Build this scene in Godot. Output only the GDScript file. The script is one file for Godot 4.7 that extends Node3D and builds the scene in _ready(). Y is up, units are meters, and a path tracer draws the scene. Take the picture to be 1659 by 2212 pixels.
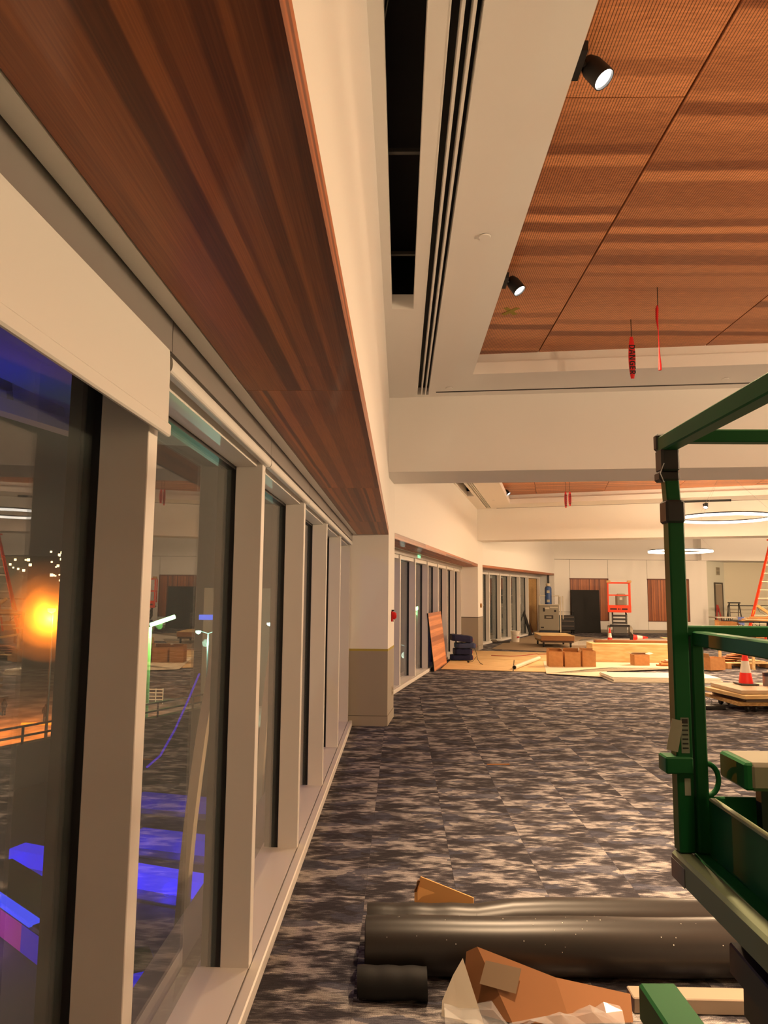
extends Node3D

var M := {}
var rng := RandomNumberGenerator.new()
var used := {}
const WARM := Color(1.0, 0.84, 0.66)

# ---------------------------------------------------------------- helpers
func S() -> SurfaceTool:
	var s := SurfaceTool.new()
	s.begin(Mesh.PRIMITIVE_TRIANGLES)
	return s

func vert(s: SurfaceTool, p: Vector3, n: Vector3, uv: Vector2) -> void:
	s.set_normal(n)
	s.set_uv(uv)
	s.add_vertex(p)

func buv(p: Vector3, n: Vector3) -> Vector2:
	var a := n.abs()
	if a.y >= a.x and a.y >= a.z:
		return Vector2(p.x, p.z)
	if a.x >= a.z:
		return Vector2(p.z, -p.y)
	return Vector2(p.x, -p.y)

# polygon given counter-clockwise as seen from outside
func face(s: SurfaceTool, pts: Array, uvs: Array = []) -> void:
	var n: Vector3 = (pts[1] - pts[0]).cross(pts[2] - pts[0]).normalized()
	for i in range(1, pts.size() - 1):
		for k in [0, i + 1, i]:
			vert(s, pts[k], n, uvs[k] if uvs.size() else buv(pts[k], n))

func box(s: SurfaceTool, c: Vector3, d: Vector3, b := Basis()) -> void:
	var h := d * 0.5
	for ax in 3:
		for sg in [-1.0, 1.0]:
			var n := Vector3.ZERO
			n[ax] = sg
			var u := Vector3.ZERO
			u[(ax + 1) % 3] = 1.0
			var v := Vector3.ZERO
			v[(ax + 2) % 3] = 1.0
			if sg < 0:
				var t := u
				u = v
				v = t
			var q := []
			var uv := []
			for k in [[-1, -1], [1, -1], [1, 1], [-1, 1]]:
				var p: Vector3 = n * h + u * k[0] * h + v * k[1] * h
				q.append(c + b * p)
				uv.append(buv(p, n))
			face(s, q, uv)

# box with chamfered edges
func cbox(s: SurfaceTool, c: Vector3, d: Vector3, r: float, b := Basis()) -> void:
	var h := d * 0.5
	var k := h - Vector3.ONE * r
	for ax in 3:
		for sg in [-1.0, 1.0]:
			var a1 := (ax + 1) % 3
			var a2 := (ax + 2) % 3
			var q := []
			var order := [[-1, -1], [1, -1], [1, 1], [-1, 1]]
			if sg < 0:
				order.reverse()
			for e in order:
				var p := Vector3.ZERO
				p[ax] = sg * h[ax]
				p[a1] = e[0] * k[a1]
				p[a2] = e[1] * k[a2]
				q.append(c + b * p)
			face(s, q)
	for ax in 3:
		var a1 := (ax + 1) % 3
		var a2 := (ax + 2) % 3
		for e in [[-1, -1], [1, -1], [1, 1], [-1, 1]]:
			var q := []
			for t in [[-1, 0], [1, 0], [1, 1], [-1, 1]]:
				var p := Vector3.ZERO
				p[ax] = t[0] * k[ax]
				if t[1] == 0:
					p[a1] = e[0] * h[a1]
					p[a2] = e[1] * k[a2]
				else:
					p[a1] = e[0] * k[a1]
					p[a2] = e[1] * h[a2]
				q.append(c + b * p)
			if e[0] * e[1] > 0:
				q.reverse()
			var nn: Vector3 = (q[1] - q[0]).cross(q[2] - q[0])
			var mid := Vector3.ZERO
			mid[a1] = e[0]
			mid[a2] = e[1]
			if nn.dot(b * mid) < 0:
				q.reverse()
			face(s, q)
	for x in [-1, 1]:
		for y in [-1, 1]:
			for z in [-1, 1]:
				var q := [c + b * Vector3(x * h.x, y * k.y, z * k.z), c + b * Vector3(x * k.x, y * h.y, z * k.z), c + b * Vector3(x * k.x, y * k.y, z * h.z)]
				if (q[1] - q[0]).cross(q[2] - q[0]).dot(b * Vector3(x, y, z)) < 0:
					q.reverse()
				face(s, q)

# polygon in plan (x, z), raised from y0 to y1
func prism(s: SurfaceTool, poly: Array, y0: float, y1: float) -> void:
	var area := 0.0
	for i in poly.size():
		var a: Vector2 = poly[i]
		var b: Vector2 = poly[(i + 1) % poly.size()]
		area += a.x * b.y - b.x * a.y
	var p := poly.duplicate()
	if area > 0:
		p.reverse()
	var top := []
	var bot := []
	for q in p:
		top.append(Vector3(q.x, y1, q.y))
		bot.append(Vector3(q.x, y0, q.y))
	face(s, top)
	var rb := bot.duplicate()
	rb.reverse()
	face(s, rb)
	for i in p.size():
		var j := (i + 1) % p.size()
		var l: float = (p[j] - p[i]).length()
		face(s, [bot[i], bot[j], top[j], top[i]], [Vector2(0, -y0), Vector2(l, -y0), Vector2(l, -y1), Vector2(0, -y1)])

func tube(s: SurfaceTool, path: Array, r, n := 8, closed := false) -> void:
	var m := path.size()
	var rings := []
	var up := Vector3.UP
	var prev := Vector3.ZERO
	for i in m:
		var t: Vector3
		if closed:
			t = (path[(i + 1) % m] - path[(i + m - 1) % m]).normalized()
		elif i == 0:
			t = (path[1] - path[0]).normalized()
		elif i == m - 1:
			t = (path[m - 1] - path[m - 2]).normalized()
		else:
			t = ((path[i] - path[i - 1]).normalized() + (path[i + 1] - path[i]).normalized()).normalized()
		var a: Vector3 = up - t * up.dot(t) if prev == Vector3.ZERO else prev - t * prev.dot(t)
		if a.length() < 0.05:
			a = Vector3.RIGHT - t * t.x
		a = a.normalized()
		prev = a
		var b := t.cross(a)
		var rr: float = r[i] if r is Array else r
		var ring := []
		for k in n:
			var w := TAU * k / n
			var d := a * cos(w) + b * sin(w)
			ring.append([path[i] + d * rr, d])
		rings.append(ring)
	var last := m if closed else m - 1
	for i in last:
		var j := (i + 1) % m
		for k in n:
			var l := (k + 1) % n
			var q := [rings[i][k], rings[i][l], rings[j][l], rings[j][k]]
			for e in [0, 2, 1, 0, 3, 2]:
				vert(s, q[e][0], q[e][1], Vector2(float(k if e == 0 or e == 3 else k + 1) / n, float(i if e < 2 else i + 1)))
	if not closed:
		var c0 := []
		var c1 := []
		for k in n:
			c0.append(rings[0][k][0])
			c1.append(rings[m - 1][k][0])
		c0.reverse()
		face(s, c0)
		face(s, c1)

# profile of (radius, height) turned about b.y through o
func lathe(s: SurfaceTool, prof: Array, n: int, o: Vector3, b := Basis()) -> void:
	for i in prof.size() - 1:
		var p: Vector2 = prof[i]
		var q: Vector2 = prof[i + 1]
		var d := q - p
		var nn := Vector2(d.y, -d.x).normalized()
		for k in n:
			var w0 := TAU * k / n
			var w1 := TAU * (k + 1) / n
			var e := []
			for t in [[p, w0], [p, w1], [q, w1], [q, w0]]:
				var c := cos(t[1])
				var z := sin(t[1])
				e.append([o + b * Vector3(t[0].x * c, t[0].y, t[0].x * z), b * Vector3(nn.x * c, nn.y, nn.x * z), Vector2(t[1] / TAU, t[0].y)])
			for g in [0, 1, 2, 0, 2, 3]:
				vert(s, e[g][0], e[g][1], e[g][2])

func nm(called: String) -> String:
	if not used.has(called):
		used[called] = 0
		return called
	used[called] += 1
	return "%s_%03d" % [called, used[called]]

# commits a shape as one mesh; top-level names are numbered
func obj(called: String, s: SurfaceTool, m: Material, parent: Node = null) -> MeshInstance3D:
	var o := MeshInstance3D.new()
	o.mesh = s.commit()
	o.material_override = m
	if parent == null:
		o.name = nm(called)
		add_child(o)
	else:
		o.name = called
		parent.add_child(o, true)
	return o

func tag(o: Node, label: String, category := "", group := "", kind := "") -> Node:
	o.set_meta("label", label)
	if category:
		o.set_meta("category", category)
	if group:
		o.set_meta("group", group)
	if kind:
		o.set_meta("kind", kind)
	return o

func thing(called: String, label: String, category: String, at := Vector3.ZERO, turn := 0.0, group := "", kind := "") -> Node3D:
	var o := Node3D.new()
	o.name = nm(called)
	add_child(o)
	o.position = at
	o.rotation.y = turn
	tag(o, label, category, group, kind)
	return o

func struct(called: String, s: SurfaceTool, m: Material, label: String, parent: Node = null) -> MeshInstance3D:
	var o := obj(called, s, m, parent)
	if parent == null:
		o.set_meta("kind", "structure")
		o.set_meta("label", label)
		o.set_meta("category", called.split("_")[0])
	return o

func mat(c: Color, rough := 0.6, metal := 0.0, spec := 0.5) -> StandardMaterial3D:
	var key := "%s %s %s %s" % [c, rough, metal, spec]
	if not M.has(key):
		var m := StandardMaterial3D.new()
		m.albedo_color = c
		m.roughness = rough
		m.metallic = metal
		m.metallic_specular = spec
		M[key] = m
	return M[key]

func glow(c: Color, e: float) -> StandardMaterial3D:
	var m := StandardMaterial3D.new()
	m.albedo_color = Color(c.r * 0.5, c.g * 0.5, c.b * 0.5)
	m.emission_enabled = true
	m.emission = c
	m.emission_energy_multiplier = e
	m.resource_name = "lamp_glow"
	return m

func textured(im: Image, scale: Vector2, rough: float, tint := Color.WHITE) -> StandardMaterial3D:
	var m := StandardMaterial3D.new()
	m.albedo_texture = ImageTexture.create_from_image(im)
	m.albedo_color = tint
	m.uv1_scale = Vector3(scale.x, scale.y, 1)
	m.roughness = rough
	return m

func noise_bytes(w: int, h: int, f: float, sd: int, oct := 4, warp := 0.0) -> PackedByteArray:
	var n := FastNoiseLite.new()
	n.seed = sd
	n.frequency = f
	n.fractal_octaves = oct
	if warp > 0:
		n.domain_warp_enabled = true
		n.domain_warp_amplitude = warp
		n.domain_warp_frequency = f * 1.6
	var im := n.get_seamless_image(w, h, false, false, 0.15, true)
	return im.get_data()

func stretched(w: int, h: int, fx: int, fy: int, f: float, sd: int, oct := 4, warp := 0.0) -> PackedByteArray:
	var n := FastNoiseLite.new()
	n.seed = sd
	n.frequency = f
	n.fractal_octaves = oct
	if warp > 0:
		n.domain_warp_enabled = true
		n.domain_warp_amplitude = warp
		n.domain_warp_frequency = f * 1.6
	var im := n.get_seamless_image(w / fx, h / fy, false, false, 0.15, true)
	im.resize(w, h, Image.INTERPOLATE_CUBIC)
	return im.get_data()

func lerp3(a: Array, b: Array, t: float) -> Array:
	return [a[0] + (b[0] - a[0]) * t, a[1] + (b[1] - a[1]) * t, a[2] + (b[2] - a[2]) * t]

# ---------------------------------------------------------------- surfaces
func carpet_image() -> Image:
	var w := 1024
	var a := stretched(w, w, 2, 1, 0.0075, 11, 7, 20.0)
	var b := stretched(w, w, 3, 1, 0.030, 5, 6, 9.0)
	var c := stretched(w, w, 8, 1, 0.22, 9, 2)
	var e := noise_bytes(w, w, 0.4, 21, 2)
	var g := stretched(w, w, 2, 1, 0.007, 77, 4, 14.0)
	var out := PackedByteArray()
	out.resize(w * w * 3)
	var dark := [58.0, 56.0, 61.0]
	var mid := [90.0, 87.0, 91.0]
	var lite := [160.0, 155.0, 153.0]
	var blue := [74.0, 76.0, 90.0]
	for i in w * w:
		var v := a[i] * 0.46 + b[i] * 0.40 + c[i] * 0.16 + e[i] * 0.06
		var t: Array
		if v < 137.0:
			t = lerp3(dark, mid, clampf((v - 108.0) / 24.0, 0.0, 1.0) * 0.6)
		elif v < 153.0:
			t = lerp3(mid, lite, clampf((v - 137.0) / 9.0, 0.0, 1.0) * 0.30)
		else:
			t = lerp3(mid, lite, 0.50 + 0.50 * clampf((v - 153.0) / 22.0, 0.0, 1.0))
		if g[i] > 172:
			t = lerp3(t, blue, 0.7)
		var k := (0.74 + 0.52 * e[i] / 255.0) * (0.82 + 0.36 * c[i] / 255.0)
		out[i * 3] = clampi(int(t[0] * k), 0, 255)
		out[i * 3 + 1] = clampi(int(t[1] * k), 0, 255)
		out[i * 3 + 2] = clampi(int(t[2] * k), 0, 255)
	return Image.create_from_data(w, w, false, Image.FORMAT_RGB8, out)

# veneer: bands across v, streaks along u; narrow slots along v every 8 pixels if slotted
func veneer_image(w: int, h: int, slotted: bool, sd: int, lo: Array, hi: Array, b0: int, b1: int) -> Image:
	var band := PackedFloat32Array()
	band.resize(h)
	var r := RandomNumberGenerator.new()
	r.seed = sd
	var y := 0
	var tone := 0.5
	while y < h:
		var l := r.randi_range(b0, b1)
		tone = clampf(r.randfn(0.5, 0.30), 0.0, 1.0)
		for k in l:
			if y + k < h:
				band[y + k] = tone
		y += maxi(l, 2)
	for it in (14 if slotted else 6):
		var p := band.duplicate()
		for k in h:
			band[k] = (p[(k + h - 1) % h] + p[k] * 2.0 + p[(k + 1) % h]) / 4.0
	var wob := stretched(w, h, 4, 2, 0.008, sd + 3, 1)
	var fine := stretched(w, h, 16, 1, 0.28, sd + 1, 3)
	var out := PackedByteArray()
	out.resize(w * h * 3)
	for j in h:
		for i in w:
			var q := j * w + i
			var jj := (j + int((wob[q] - 128) * 0.03) + h) % h
			var t := clampf(band[jj] * 0.8 + (fine[q] - 128) / 255.0 * 0.42 + 0.1, 0.0, 1.0)
			var k := 1.0
			if slotted and i % 8 < 2:
				k = 0.55
			out[q * 3] = int((lo[0] + (hi[0] - lo[0]) * t) * k)
			out[q * 3 + 1] = int((lo[1] + (hi[1] - lo[1]) * t) * k)
			out[q * 3 + 2] = int((lo[2] + (hi[2] - lo[2]) * t) * k)
	return Image.create_from_data(w, h, false, Image.FORMAT_RGB8, out)

func mottled(a: Color, b: Color, f: float, sd: int, fx := 1, size := 256) -> Image:
	var n := stretched(size, size, fx, 1, f, sd, 4)
	var out := PackedByteArray()
	out.resize(size * size * 3)
	for i in size * size:
		var c := a.lerp(b, n[i] / 255.0)
		out[i * 3] = int(c.r * 255.0)
		out[i * 3 + 1] = int(c.g * 255.0)
		out[i * 3 + 2] = int(c.b * 255.0)
	return Image.create_from_data(size, size, false, Image.FORMAT_RGB8, out)

# ---------------------------------------------------------------- the three facets of the window wall
const BO := [Vector2(-0.15, 0.0), Vector2(-0.08, -9.6), Vector2(2.42, -21.02)]
const BA := [0.0, 12.0, 24.0]

# u: into the room from the wall face, t: along the wall away from the camera
func bw(b: int, u: float, t: float) -> Vector2:
	var a := deg_to_rad(BA[b])
	return BO[b] + Vector2(cos(a), sin(a)) * u + Vector2(sin(a), -cos(a)) * t

func bp(b: int, u: float, y: float, t: float) -> Vector3:
	var q := bw(b, u, t)
	return Vector3(q.x, y, q.y)

func bb(b: int) -> Basis:
	return Basis(Vector3.UP, -deg_to_rad(BA[b]))

# box between local ranges of a facet
func fbox(s: SurfaceTool, b: int, u0: float, u1: float, y0: float, y1: float, t0: float, t1: float) -> void:
	box(s, bp(b, (u0 + u1) / 2, (y0 + y1) / 2, (t0 + t1) / 2), Vector3(u1 - u0, y1 - y0, t1 - t0).abs(), bb(b))

func fpoly(b: int, pts: Array) -> Array:
	var o := []
	for p in pts:
		o.append(bw(b, p.x, p.y))
	return o

func _ready() -> void:
	rng.seed = 7
	setup_camera()
	setup_materials()
	build_shell()
	build_windows()
	build_ceilings()
	build_far_end()
	build_floor()
	build_lamps()
	build_green_lift()
	build_rolls()
	build_middle()
	build_right_side()
	build_far_things()
	build_small()
	build_outside()

func setup_camera() -> void:
	var cam := Camera3D.new()
	cam.name = "camera"
	cam.fov = rad_to_deg(2.0 * atan(1106.0 / 1533.0))
	cam.near = 0.02
	cam.far = 400.0
	add_child(cam)
	cam.transform = Transform3D(Basis(Vector3.UP, deg_to_rad(1.36)) * Basis(Vector3.RIGHT, deg_to_rad(6.33)) * Basis(Vector3.BACK, 0.009), Vector3(0, 1.65, 0))
	cam.current = true
	var we := WorldEnvironment.new()
	we.name = "environment"
	var e := Environment.new()
	e.background_mode = Environment.BG_COLOR
	e.background_color = Color(0.030, 0.034, 0.042)
	e.tonemap_mode = Environment.TONE_MAPPER_LINEAR
	e.tonemap_exposure = 1.32
	e.volumetric_fog_enabled = true
	e.volumetric_fog_density = 0.0
	e.sdfgi_enabled = true
	e.ssao_enabled = true
	e.ssil_enabled = true
	we.environment = e
	add_child(we)

func setup_materials() -> void:
	M.white = mat(Color(0.93, 0.922, 0.905), 0.75)
	M.wains = mat(Color(0.62, 0.585, 0.53), 0.7)
	M.frame = mat(Color(0.88, 0.865, 0.84), 0.42)
	M.black = mat(Color(0.02, 0.02, 0.022), 0.7)
	M.gasket = mat(Color(0.03, 0.03, 0.032), 0.5)
	M.dark = mat(Color(0.09, 0.09, 0.095), 0.55)
	M.steel = mat(Color(0.62, 0.62, 0.62), 0.35, 0.8)
	M.green = mat(Color(0.07, 0.31, 0.15), 0.5, 0.0, 0.3)
	M.orange = mat(Color(0.93, 0.25, 0.06), 0.45)
	M.card = textured(mottled(Color(0.72, 0.51, 0.31), Color(0.78, 0.57, 0.36), 0.02, 4), Vector2(2, 2), 0.85)
	M.ply = textured(mottled(Color(0.79, 0.65, 0.43), Color(0.92, 0.81, 0.60), 0.05, 8, 6), Vector2(0.9, 0.9), 0.7)
	M.osb = textured(mottled(Color(0.60, 0.45, 0.27), Color(0.80, 0.66, 0.42), 0.09, 18, 2), Vector2(1.1, 1.1), 0.75)
	M.carpet = textured(carpet_image(), Vector2(0.5, 0.5), 0.95)
	M.carpet.metallic_specular = 0.2
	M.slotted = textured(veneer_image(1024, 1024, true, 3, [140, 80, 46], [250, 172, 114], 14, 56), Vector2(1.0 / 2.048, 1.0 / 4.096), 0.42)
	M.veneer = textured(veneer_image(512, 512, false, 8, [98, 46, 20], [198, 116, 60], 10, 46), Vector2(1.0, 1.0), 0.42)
	M.ceilwood = textured(veneer_image(256, 512, false, 21, [140, 80, 46], [250, 172, 114], 8, 48), Vector2(1.0, 1.0), 0.45)
	M.glass = StandardMaterial3D.new()
	M.glass.albedo_color = Color(0.86, 0.92, 0.90, 0.04)
	M.glass.transparency = BaseMaterial3D.TRANSPARENCY_ALPHA
	M.glass.roughness = 0.0
	M.glass.metallic_specular = 0.45
	M.plastic = StandardMaterial3D.new()
	M.plastic.albedo_color = Color(0.85, 0.85, 0.85, 0.28)
	M.plastic.transparency = BaseMaterial3D.TRANSPARENCY_ALPHA
	M.plastic.roughness = 0.2

# ---------------------------------------------------------------- walls and piers
func pier(poly: Array, n: int) -> void:
	var root := Node3D.new()
	root.name = "wall_pier_%d" % n
	add_child(root)
	tag(root, ["white pier with tan wainscot between the first and second window bays", "white pier with tan wainscot beside the stack of navy blankets"][n - 1], "wall", "", "structure")
	var s := S()
	prism(s, poly, 0.93, 4.6)
	obj("upper_face", s, M.white, root)
	s = S()
	prism(s, poly, 0.125, 0.915)
	obj("wainscot", s, M.wains, root)
	# baseboard a little proud of the wainscot
	var c := Vector2.ZERO
	for p in poly:
		c += p / poly.size()
	var grown := []
	for p in poly:
		grown.append(c + (p - c) * 1.012)
	s = S()
	prism(s, grown, 0.0, 0.12)
	obj("baseboard", s, M.wains, root)
	s = S()
	prism(s, poly.map(func(p): return c + (p - c) * 0.996), 0.11, 0.94)
	obj("reveal_joint", s, M.dark, root)
	if n == 1:
		s = S()
		prism(s, poly.map(func(p): return c + (p - c) * 1.004), 0.905, 0.932)
		obj("tape_line", s, mat(Color(0.68, 0.62, 0.28), 0.8), root)

func build_shell() -> void:
	# upper walls over the window recesses
	var labels := ["white plaster wall over the nearest window bay", "white plaster wall over the second window bay", "white plaster wall over the far window bay"]
	var t0 := [-5.0, -0.01, -0.01]
	var t1 := [8.94, 11.03, 9.93]
	for b in 3:
		var s := S()
		fbox(s, b, -0.22, 0.0, 2.434, 4.6, t0[b], t1[b])
		struct("wall_left", s, M.white, labels[b]).name = "wall_left_%d" % (b + 1)
		s = S()
		fbox(s, b, -0.80, -0.60, 2.33, 4.6, t0[b], t1[b])
		struct("wall_spandrel", s, M.white, labels[b] + ", outer leaf").name = "wall_spandrel_%d" % (b + 1)
		s = S()
		fbox(s, b, -0.80, -0.22, 2.50, 2.54, t0[b], t1[b])
		struct("ceiling_recess", s, M.dark, "closing board over window recess").name = "ceiling_recess_%d" % (b + 1)
		s = S()
		fbox(s, b, -0.95, -0.60, -0.30, 0.0, t0[b], t1[b])
		struct("wall_slab_edge", s, mat(Color(0.5, 0.5, 0.48), 0.8), "floor slab edge below the windows").name = "wall_slab_edge_%d" % (b + 1)
		# wooden lining under the soffit, one panel after another
		var root := Node3D.new()
		root.name = "trim_soffit_%d" % (b + 1)
		add_child(root)
		tag(root, ["reddish brown wood lining under the soffit of the nearest window bay", "reddish brown wood lining under the soffit of the second window bay", "reddish brown wood lining under the soffit of the far window bay"][b], "trim", "", "structure")
		var t: float = t0[b] + 0.02
		if b == 0:
			t = -2.35
		var k := 0
		while t < t1[b] - 0.05:
			var e: float = minf(t + 2.4, t1[b] - 0.005)
			s = S()
			# planks of veneer run along the window wall: uv u along the wall, v across
			var c := bp(b, -0.20, 2.394, (t + e) / 2)
			var h := Vector3(0.20, 0.04, (e - t) / 2 - 0.0012)
			var q := bb(b)
			var off := 0.37 * k + 0.21 * b
			var A := [Vector3(-1, -1, -1), Vector3(1, -1, -1), Vector3(1, -1, 1), Vector3(-1, -1, 1)]
			face(s, A.map(func(v): return c + q * (v * h)), A.map(func(v): return Vector2(v.z * h.z * 0.4 + off, v.x * h.x * 1.6 + off * 1.7)))
			var B := [Vector3(1, -1, -1), Vector3(1, 1, -1), Vector3(1, 1, 1), Vector3(1, -1, 1)]
			face(s, B.map(func(v): return c + q * (v * h)), B.map(func(v): return Vector2(v.z * h.z * 0.4 + off, v.y * h.y * 1.6 + 0.66 + off)))
			var T := [Vector3(-1, 1, 1), Vector3(1, 1, 1), Vector3(1, 1, -1), Vector3(-1, 1, -1)]
			face(s, T.map(func(v): return c + q * (v * h)))
			var L := [Vector3(-1, -1, 1), Vector3(-1, 1, 1), Vector3(-1, 1, -1), Vector3(-1, -1, -1)]
			face(s, L.map(func(v): return c + q * (v * h)))
			for z in [-1, 1]:
				var E := [Vector3(-1, -1, z), Vector3(-1, 1, z), Vector3(1, 1, z), Vector3(1, -1, z)]
				if z > 0:
					E.reverse()
				face(s, E.map(func(v): return c + q * (v * h)))
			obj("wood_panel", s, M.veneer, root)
			t = e
			k += 1
	pier([Vector2(-0.15, -8.93), Vector2(-0.08, -9.6), bw(1, -0.80, 0.0), Vector2(-0.95, -8.93)], 1)
	pier([bw(1, 0, 11.03), bw(2, 0, 0), bw(2, -0.80, 0), bw(1, -0.80, 11.03)], 2)
	# end of the far bay, then the far wall
	var s := S()
	prism(s, [bw(2, 0, 9.93), bw(2, 0, 10.15), bw(2, -0.80, 10.15), bw(2, -0.80, 9.93)], 0.0, 4.6)
	struct("wall_far_return", s, M.white, "white end wall of the far window bay")
	# walls that close the hall outside the picture
	s = S()
	prism(s, [Vector2(20, 5), Vector2(20.2, 5), Vector2(20.2, -34), Vector2(20, -34)], 0.0, 4.6)
	struct("wall_right", s, M.white, "plain white wall on the right side of the hall")
	s = S()
	prism(s, [Vector2(-0.95, 5), Vector2(20.2, 5), Vector2(20.2, 5.2), Vector2(-0.95, 5.2)], 0.0, 4.6)
	struct("wall_rear", s, M.white, "plain white wall behind the viewer")
	s = S()
	prism(s, [Vector2(-1.2, 5.2), Vector2(20.2, 5.2), Vector2(20.2, -34.2), Vector2(4.0, -34.2), bw(2, -0.8, 0), bw(1, -0.8, 0), Vector2(-0.95, -9)], 4.6, 4.8)
	struct("ceiling_roof", s, M.dark, "dark underside of the roof deck")

# ---------------------------------------------------------------- window wall
func build_windows() -> void:
	var n := 0
	var mull := [[-2.53, -1.11, 0.30, 1.72, 3.17, 4.58, 6.0, 7.42, 8.84], [-0.17, 1.22, 2.615, 4.01, 5.41, 6.80, 8.20, 9.60, 10.95], [-0.38, 0.92, 2.22, 3.51, 4.81, 6.10, 7.40, 9.35]]
	var word := ["tall window with pale frame in the nearest bay", "tall window with pale frame in the second bay", "tall window with pale frame in the far bay"]
	for b in 3:
		var ms: Array = mull[b]
		for i in ms.size() - 1:
			n += 1
			var a: float = ms[i]
			var c: float = ms[i + 1]
			var root := Node3D.new()
			root.name = "window_%d" % n
			add_child(root)
			tag(root, word[b], "window", word[b] + "s", "structure")
			var s := S()
			var boarded: bool = b == 2 and i == ms.size() - 2
			if boarded:
				fbox(s, b, -0.635, -0.617, 0.06, 2.28, a + 0.03, c)
				obj("plywood_board", s, M.osb, root)
				root.set_meta("label", "far window opening boarded up with plywood")
				root.remove_meta("group")
			else:
				fbox(s, b, -0.626, -0.620, 0.06, 2.28, a + 0.03, c + 0.035)
				obj("pane", s, M.glass, root)
			s = S()
			cbox(s, bp(b, -0.539, 1.165, c + 0.0325), Vector3(0.122, 2.21, 0.065), 0.002, bb(b))
			obj("mullion", s, M.frame, root)
			s = S()
			fbox(s, b, -0.66, -0.601, 0.06, 2.28, c + 0.004, c + 0.061)
			obj("gasket", s, M.gasket, root)
			s = S()
			fbox(s, b, -0.60, -0.505, 2.205, 2.33, a + 0.066, c - 0.001)
			obj("head_rail", s, M.frame, root)
			s = S()
			fbox(s, b, -0.66, -0.601, 2.19, 2.33, a + 0.066, c - 0.001)
			obj("head_gasket", s, M.gasket, root)
			s = S()
			fbox(s, b, -0.685, -0.661, 0.02, 2.33, c + 0.010, c + 0.055)
			obj("outer_cap", s, M.gasket, root)
		# sill in two strips with a joint between them
		var e0: float = ms[0]
		var e1: float = [8.93, 11.03, 9.93][b]
		var sill := Node3D.new()
		sill.name = "trim_sill_%d" % (b + 1)
		add_child(sill)
		tag(sill, ["pale metal sill at floor level along the nearest windows", "pale metal sill at floor level along the second window bay", "pale metal sill at floor level along the far window bay"][b], "trim", "", "structure")
		var s := S()
		fbox(s, b, -0.70, -0.4815, 0.0, 0.064, e0, e1)
		obj("inner_strip", s, M.frame, sill)
		s = S()
		cbox(s, bp(b, -0.4535, 0.0325, (e0 + e1) / 2), Vector3(0.049, 0.065, e1 - e0), 0.006, bb(b))
		obj("front_strip", s, M.frame, sill)
		# trim strip and blind fascia under the wood lining
		var head := Node3D.new()
		head.name = "trim_head_%d" % (b + 1)
		add_child(head)
		tag(head, ["pale strip and blind fascia above the nearest windows", "pale strip and blind fascia above the second window bay", "pale strip and blind fascia above the far window bay"][b], "trim", "", "structure")
		s = S()
		fbox(s, b, -0.452, -0.4035, 2.352, 2.39, e0, e1)
		obj("strip", s, M.frame, head)
		for i in ms.size() - 1:
			s = S()
			fbox(s, b, -0.52, -0.458, 2.272, 2.45, ms[i] + 0.09, ms[i + 1] + 0.085)
			obj("fascia", s, mat(Color(0.66, 0.65, 0.64), 0.3, 0.5), head)
	# roller shades of the nearest bay: rolled up, and one let down
	for i in range(2, 8):
		var a: float = mull[0][i] + 0.075
		var c: float = mull[0][i + 1] + 0.07
		var low := i == 2
		var r := thing("roller_shade", "white roller shade let down over the top of the nearest window" if low else "white rolled-up roller shade showing only its hem bar, %s along from the lowered shade" % ["", "", "", "first", "second", "third", "fourth", "last"][i], "shade", bp(0, -0.45, 2.04 if low else 2.215, (a + c) / 2), 0.0, "roller shades of the nearest bay")
		var o := r.position
		var s := S()
		var half: float = (c - a) / 2
		if low:
			cbox(s, Vector3(-0.004, 0.018, 0), Vector3(0.014, 0.034, half * 2.0 + 0.012), 0.004)
			obj("hem_bar", s, mat(Color(0.86, 0.85, 0.83), 0.7), r)
			s = S()
			var prof := [[0.035, -0.004], [0.16, -0.005], [0.22, -0.007], [0.25, -0.010], [0.275, -0.02]]
			for k in prof.size() - 1:
				for z in [-1, 1]:
					pass
				var p: Array = prof[k]
				var q: Array = prof[k + 1]
				face(s, [Vector3(p[1], p[0], half), Vector3(p[1], p[0], -half), Vector3(q[1], q[0], -half), Vector3(q[1], q[0], half)])
				face(s, [Vector3(p[1] - 0.001, p[0], -half), Vector3(p[1] - 0.001, p[0], half), Vector3(q[1] - 0.001, q[0], half), Vector3(q[1] - 0.001, q[0], -half)])
			obj("fabric", s, mat(Color(0.86, 0.85, 0.83), 0.8), r)
		else:
			var ring := []
			for k in 9:
				var w := PI * (-0.5 + k / 8.0)
				ring.append(Vector2(-0.012 + 0.011 * cos(w), 0.0225 + 0.0225 * sin(w)))
			ring.append(Vector2(-0.03, 0.045))
			ring.append(Vector2(-0.03, 0.0))
			for k in ring.size():
				var p: Vector2 = ring[k]
				var q: Vector2 = ring[(k + 1) % ring.size()]
				face(s, [Vector3(p.x, p.y, half - 0.004), Vector3(p.x, p.y, -half + 0.004), Vector3(q.x, q.y, -half + 0.004), Vector3(q.x, q.y, half - 0.004)])
			for z in [-1.0, 1.0]:
				var cap := ring.map(func(p): return Vector3(p.x, p.y, z * (half - 0.004)))
				if z < 0:
					cap.reverse()
				face(s, cap)
			obj("hem_bar", s, mat(Color(0.86, 0.85, 0.83), 0.55), r)

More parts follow.
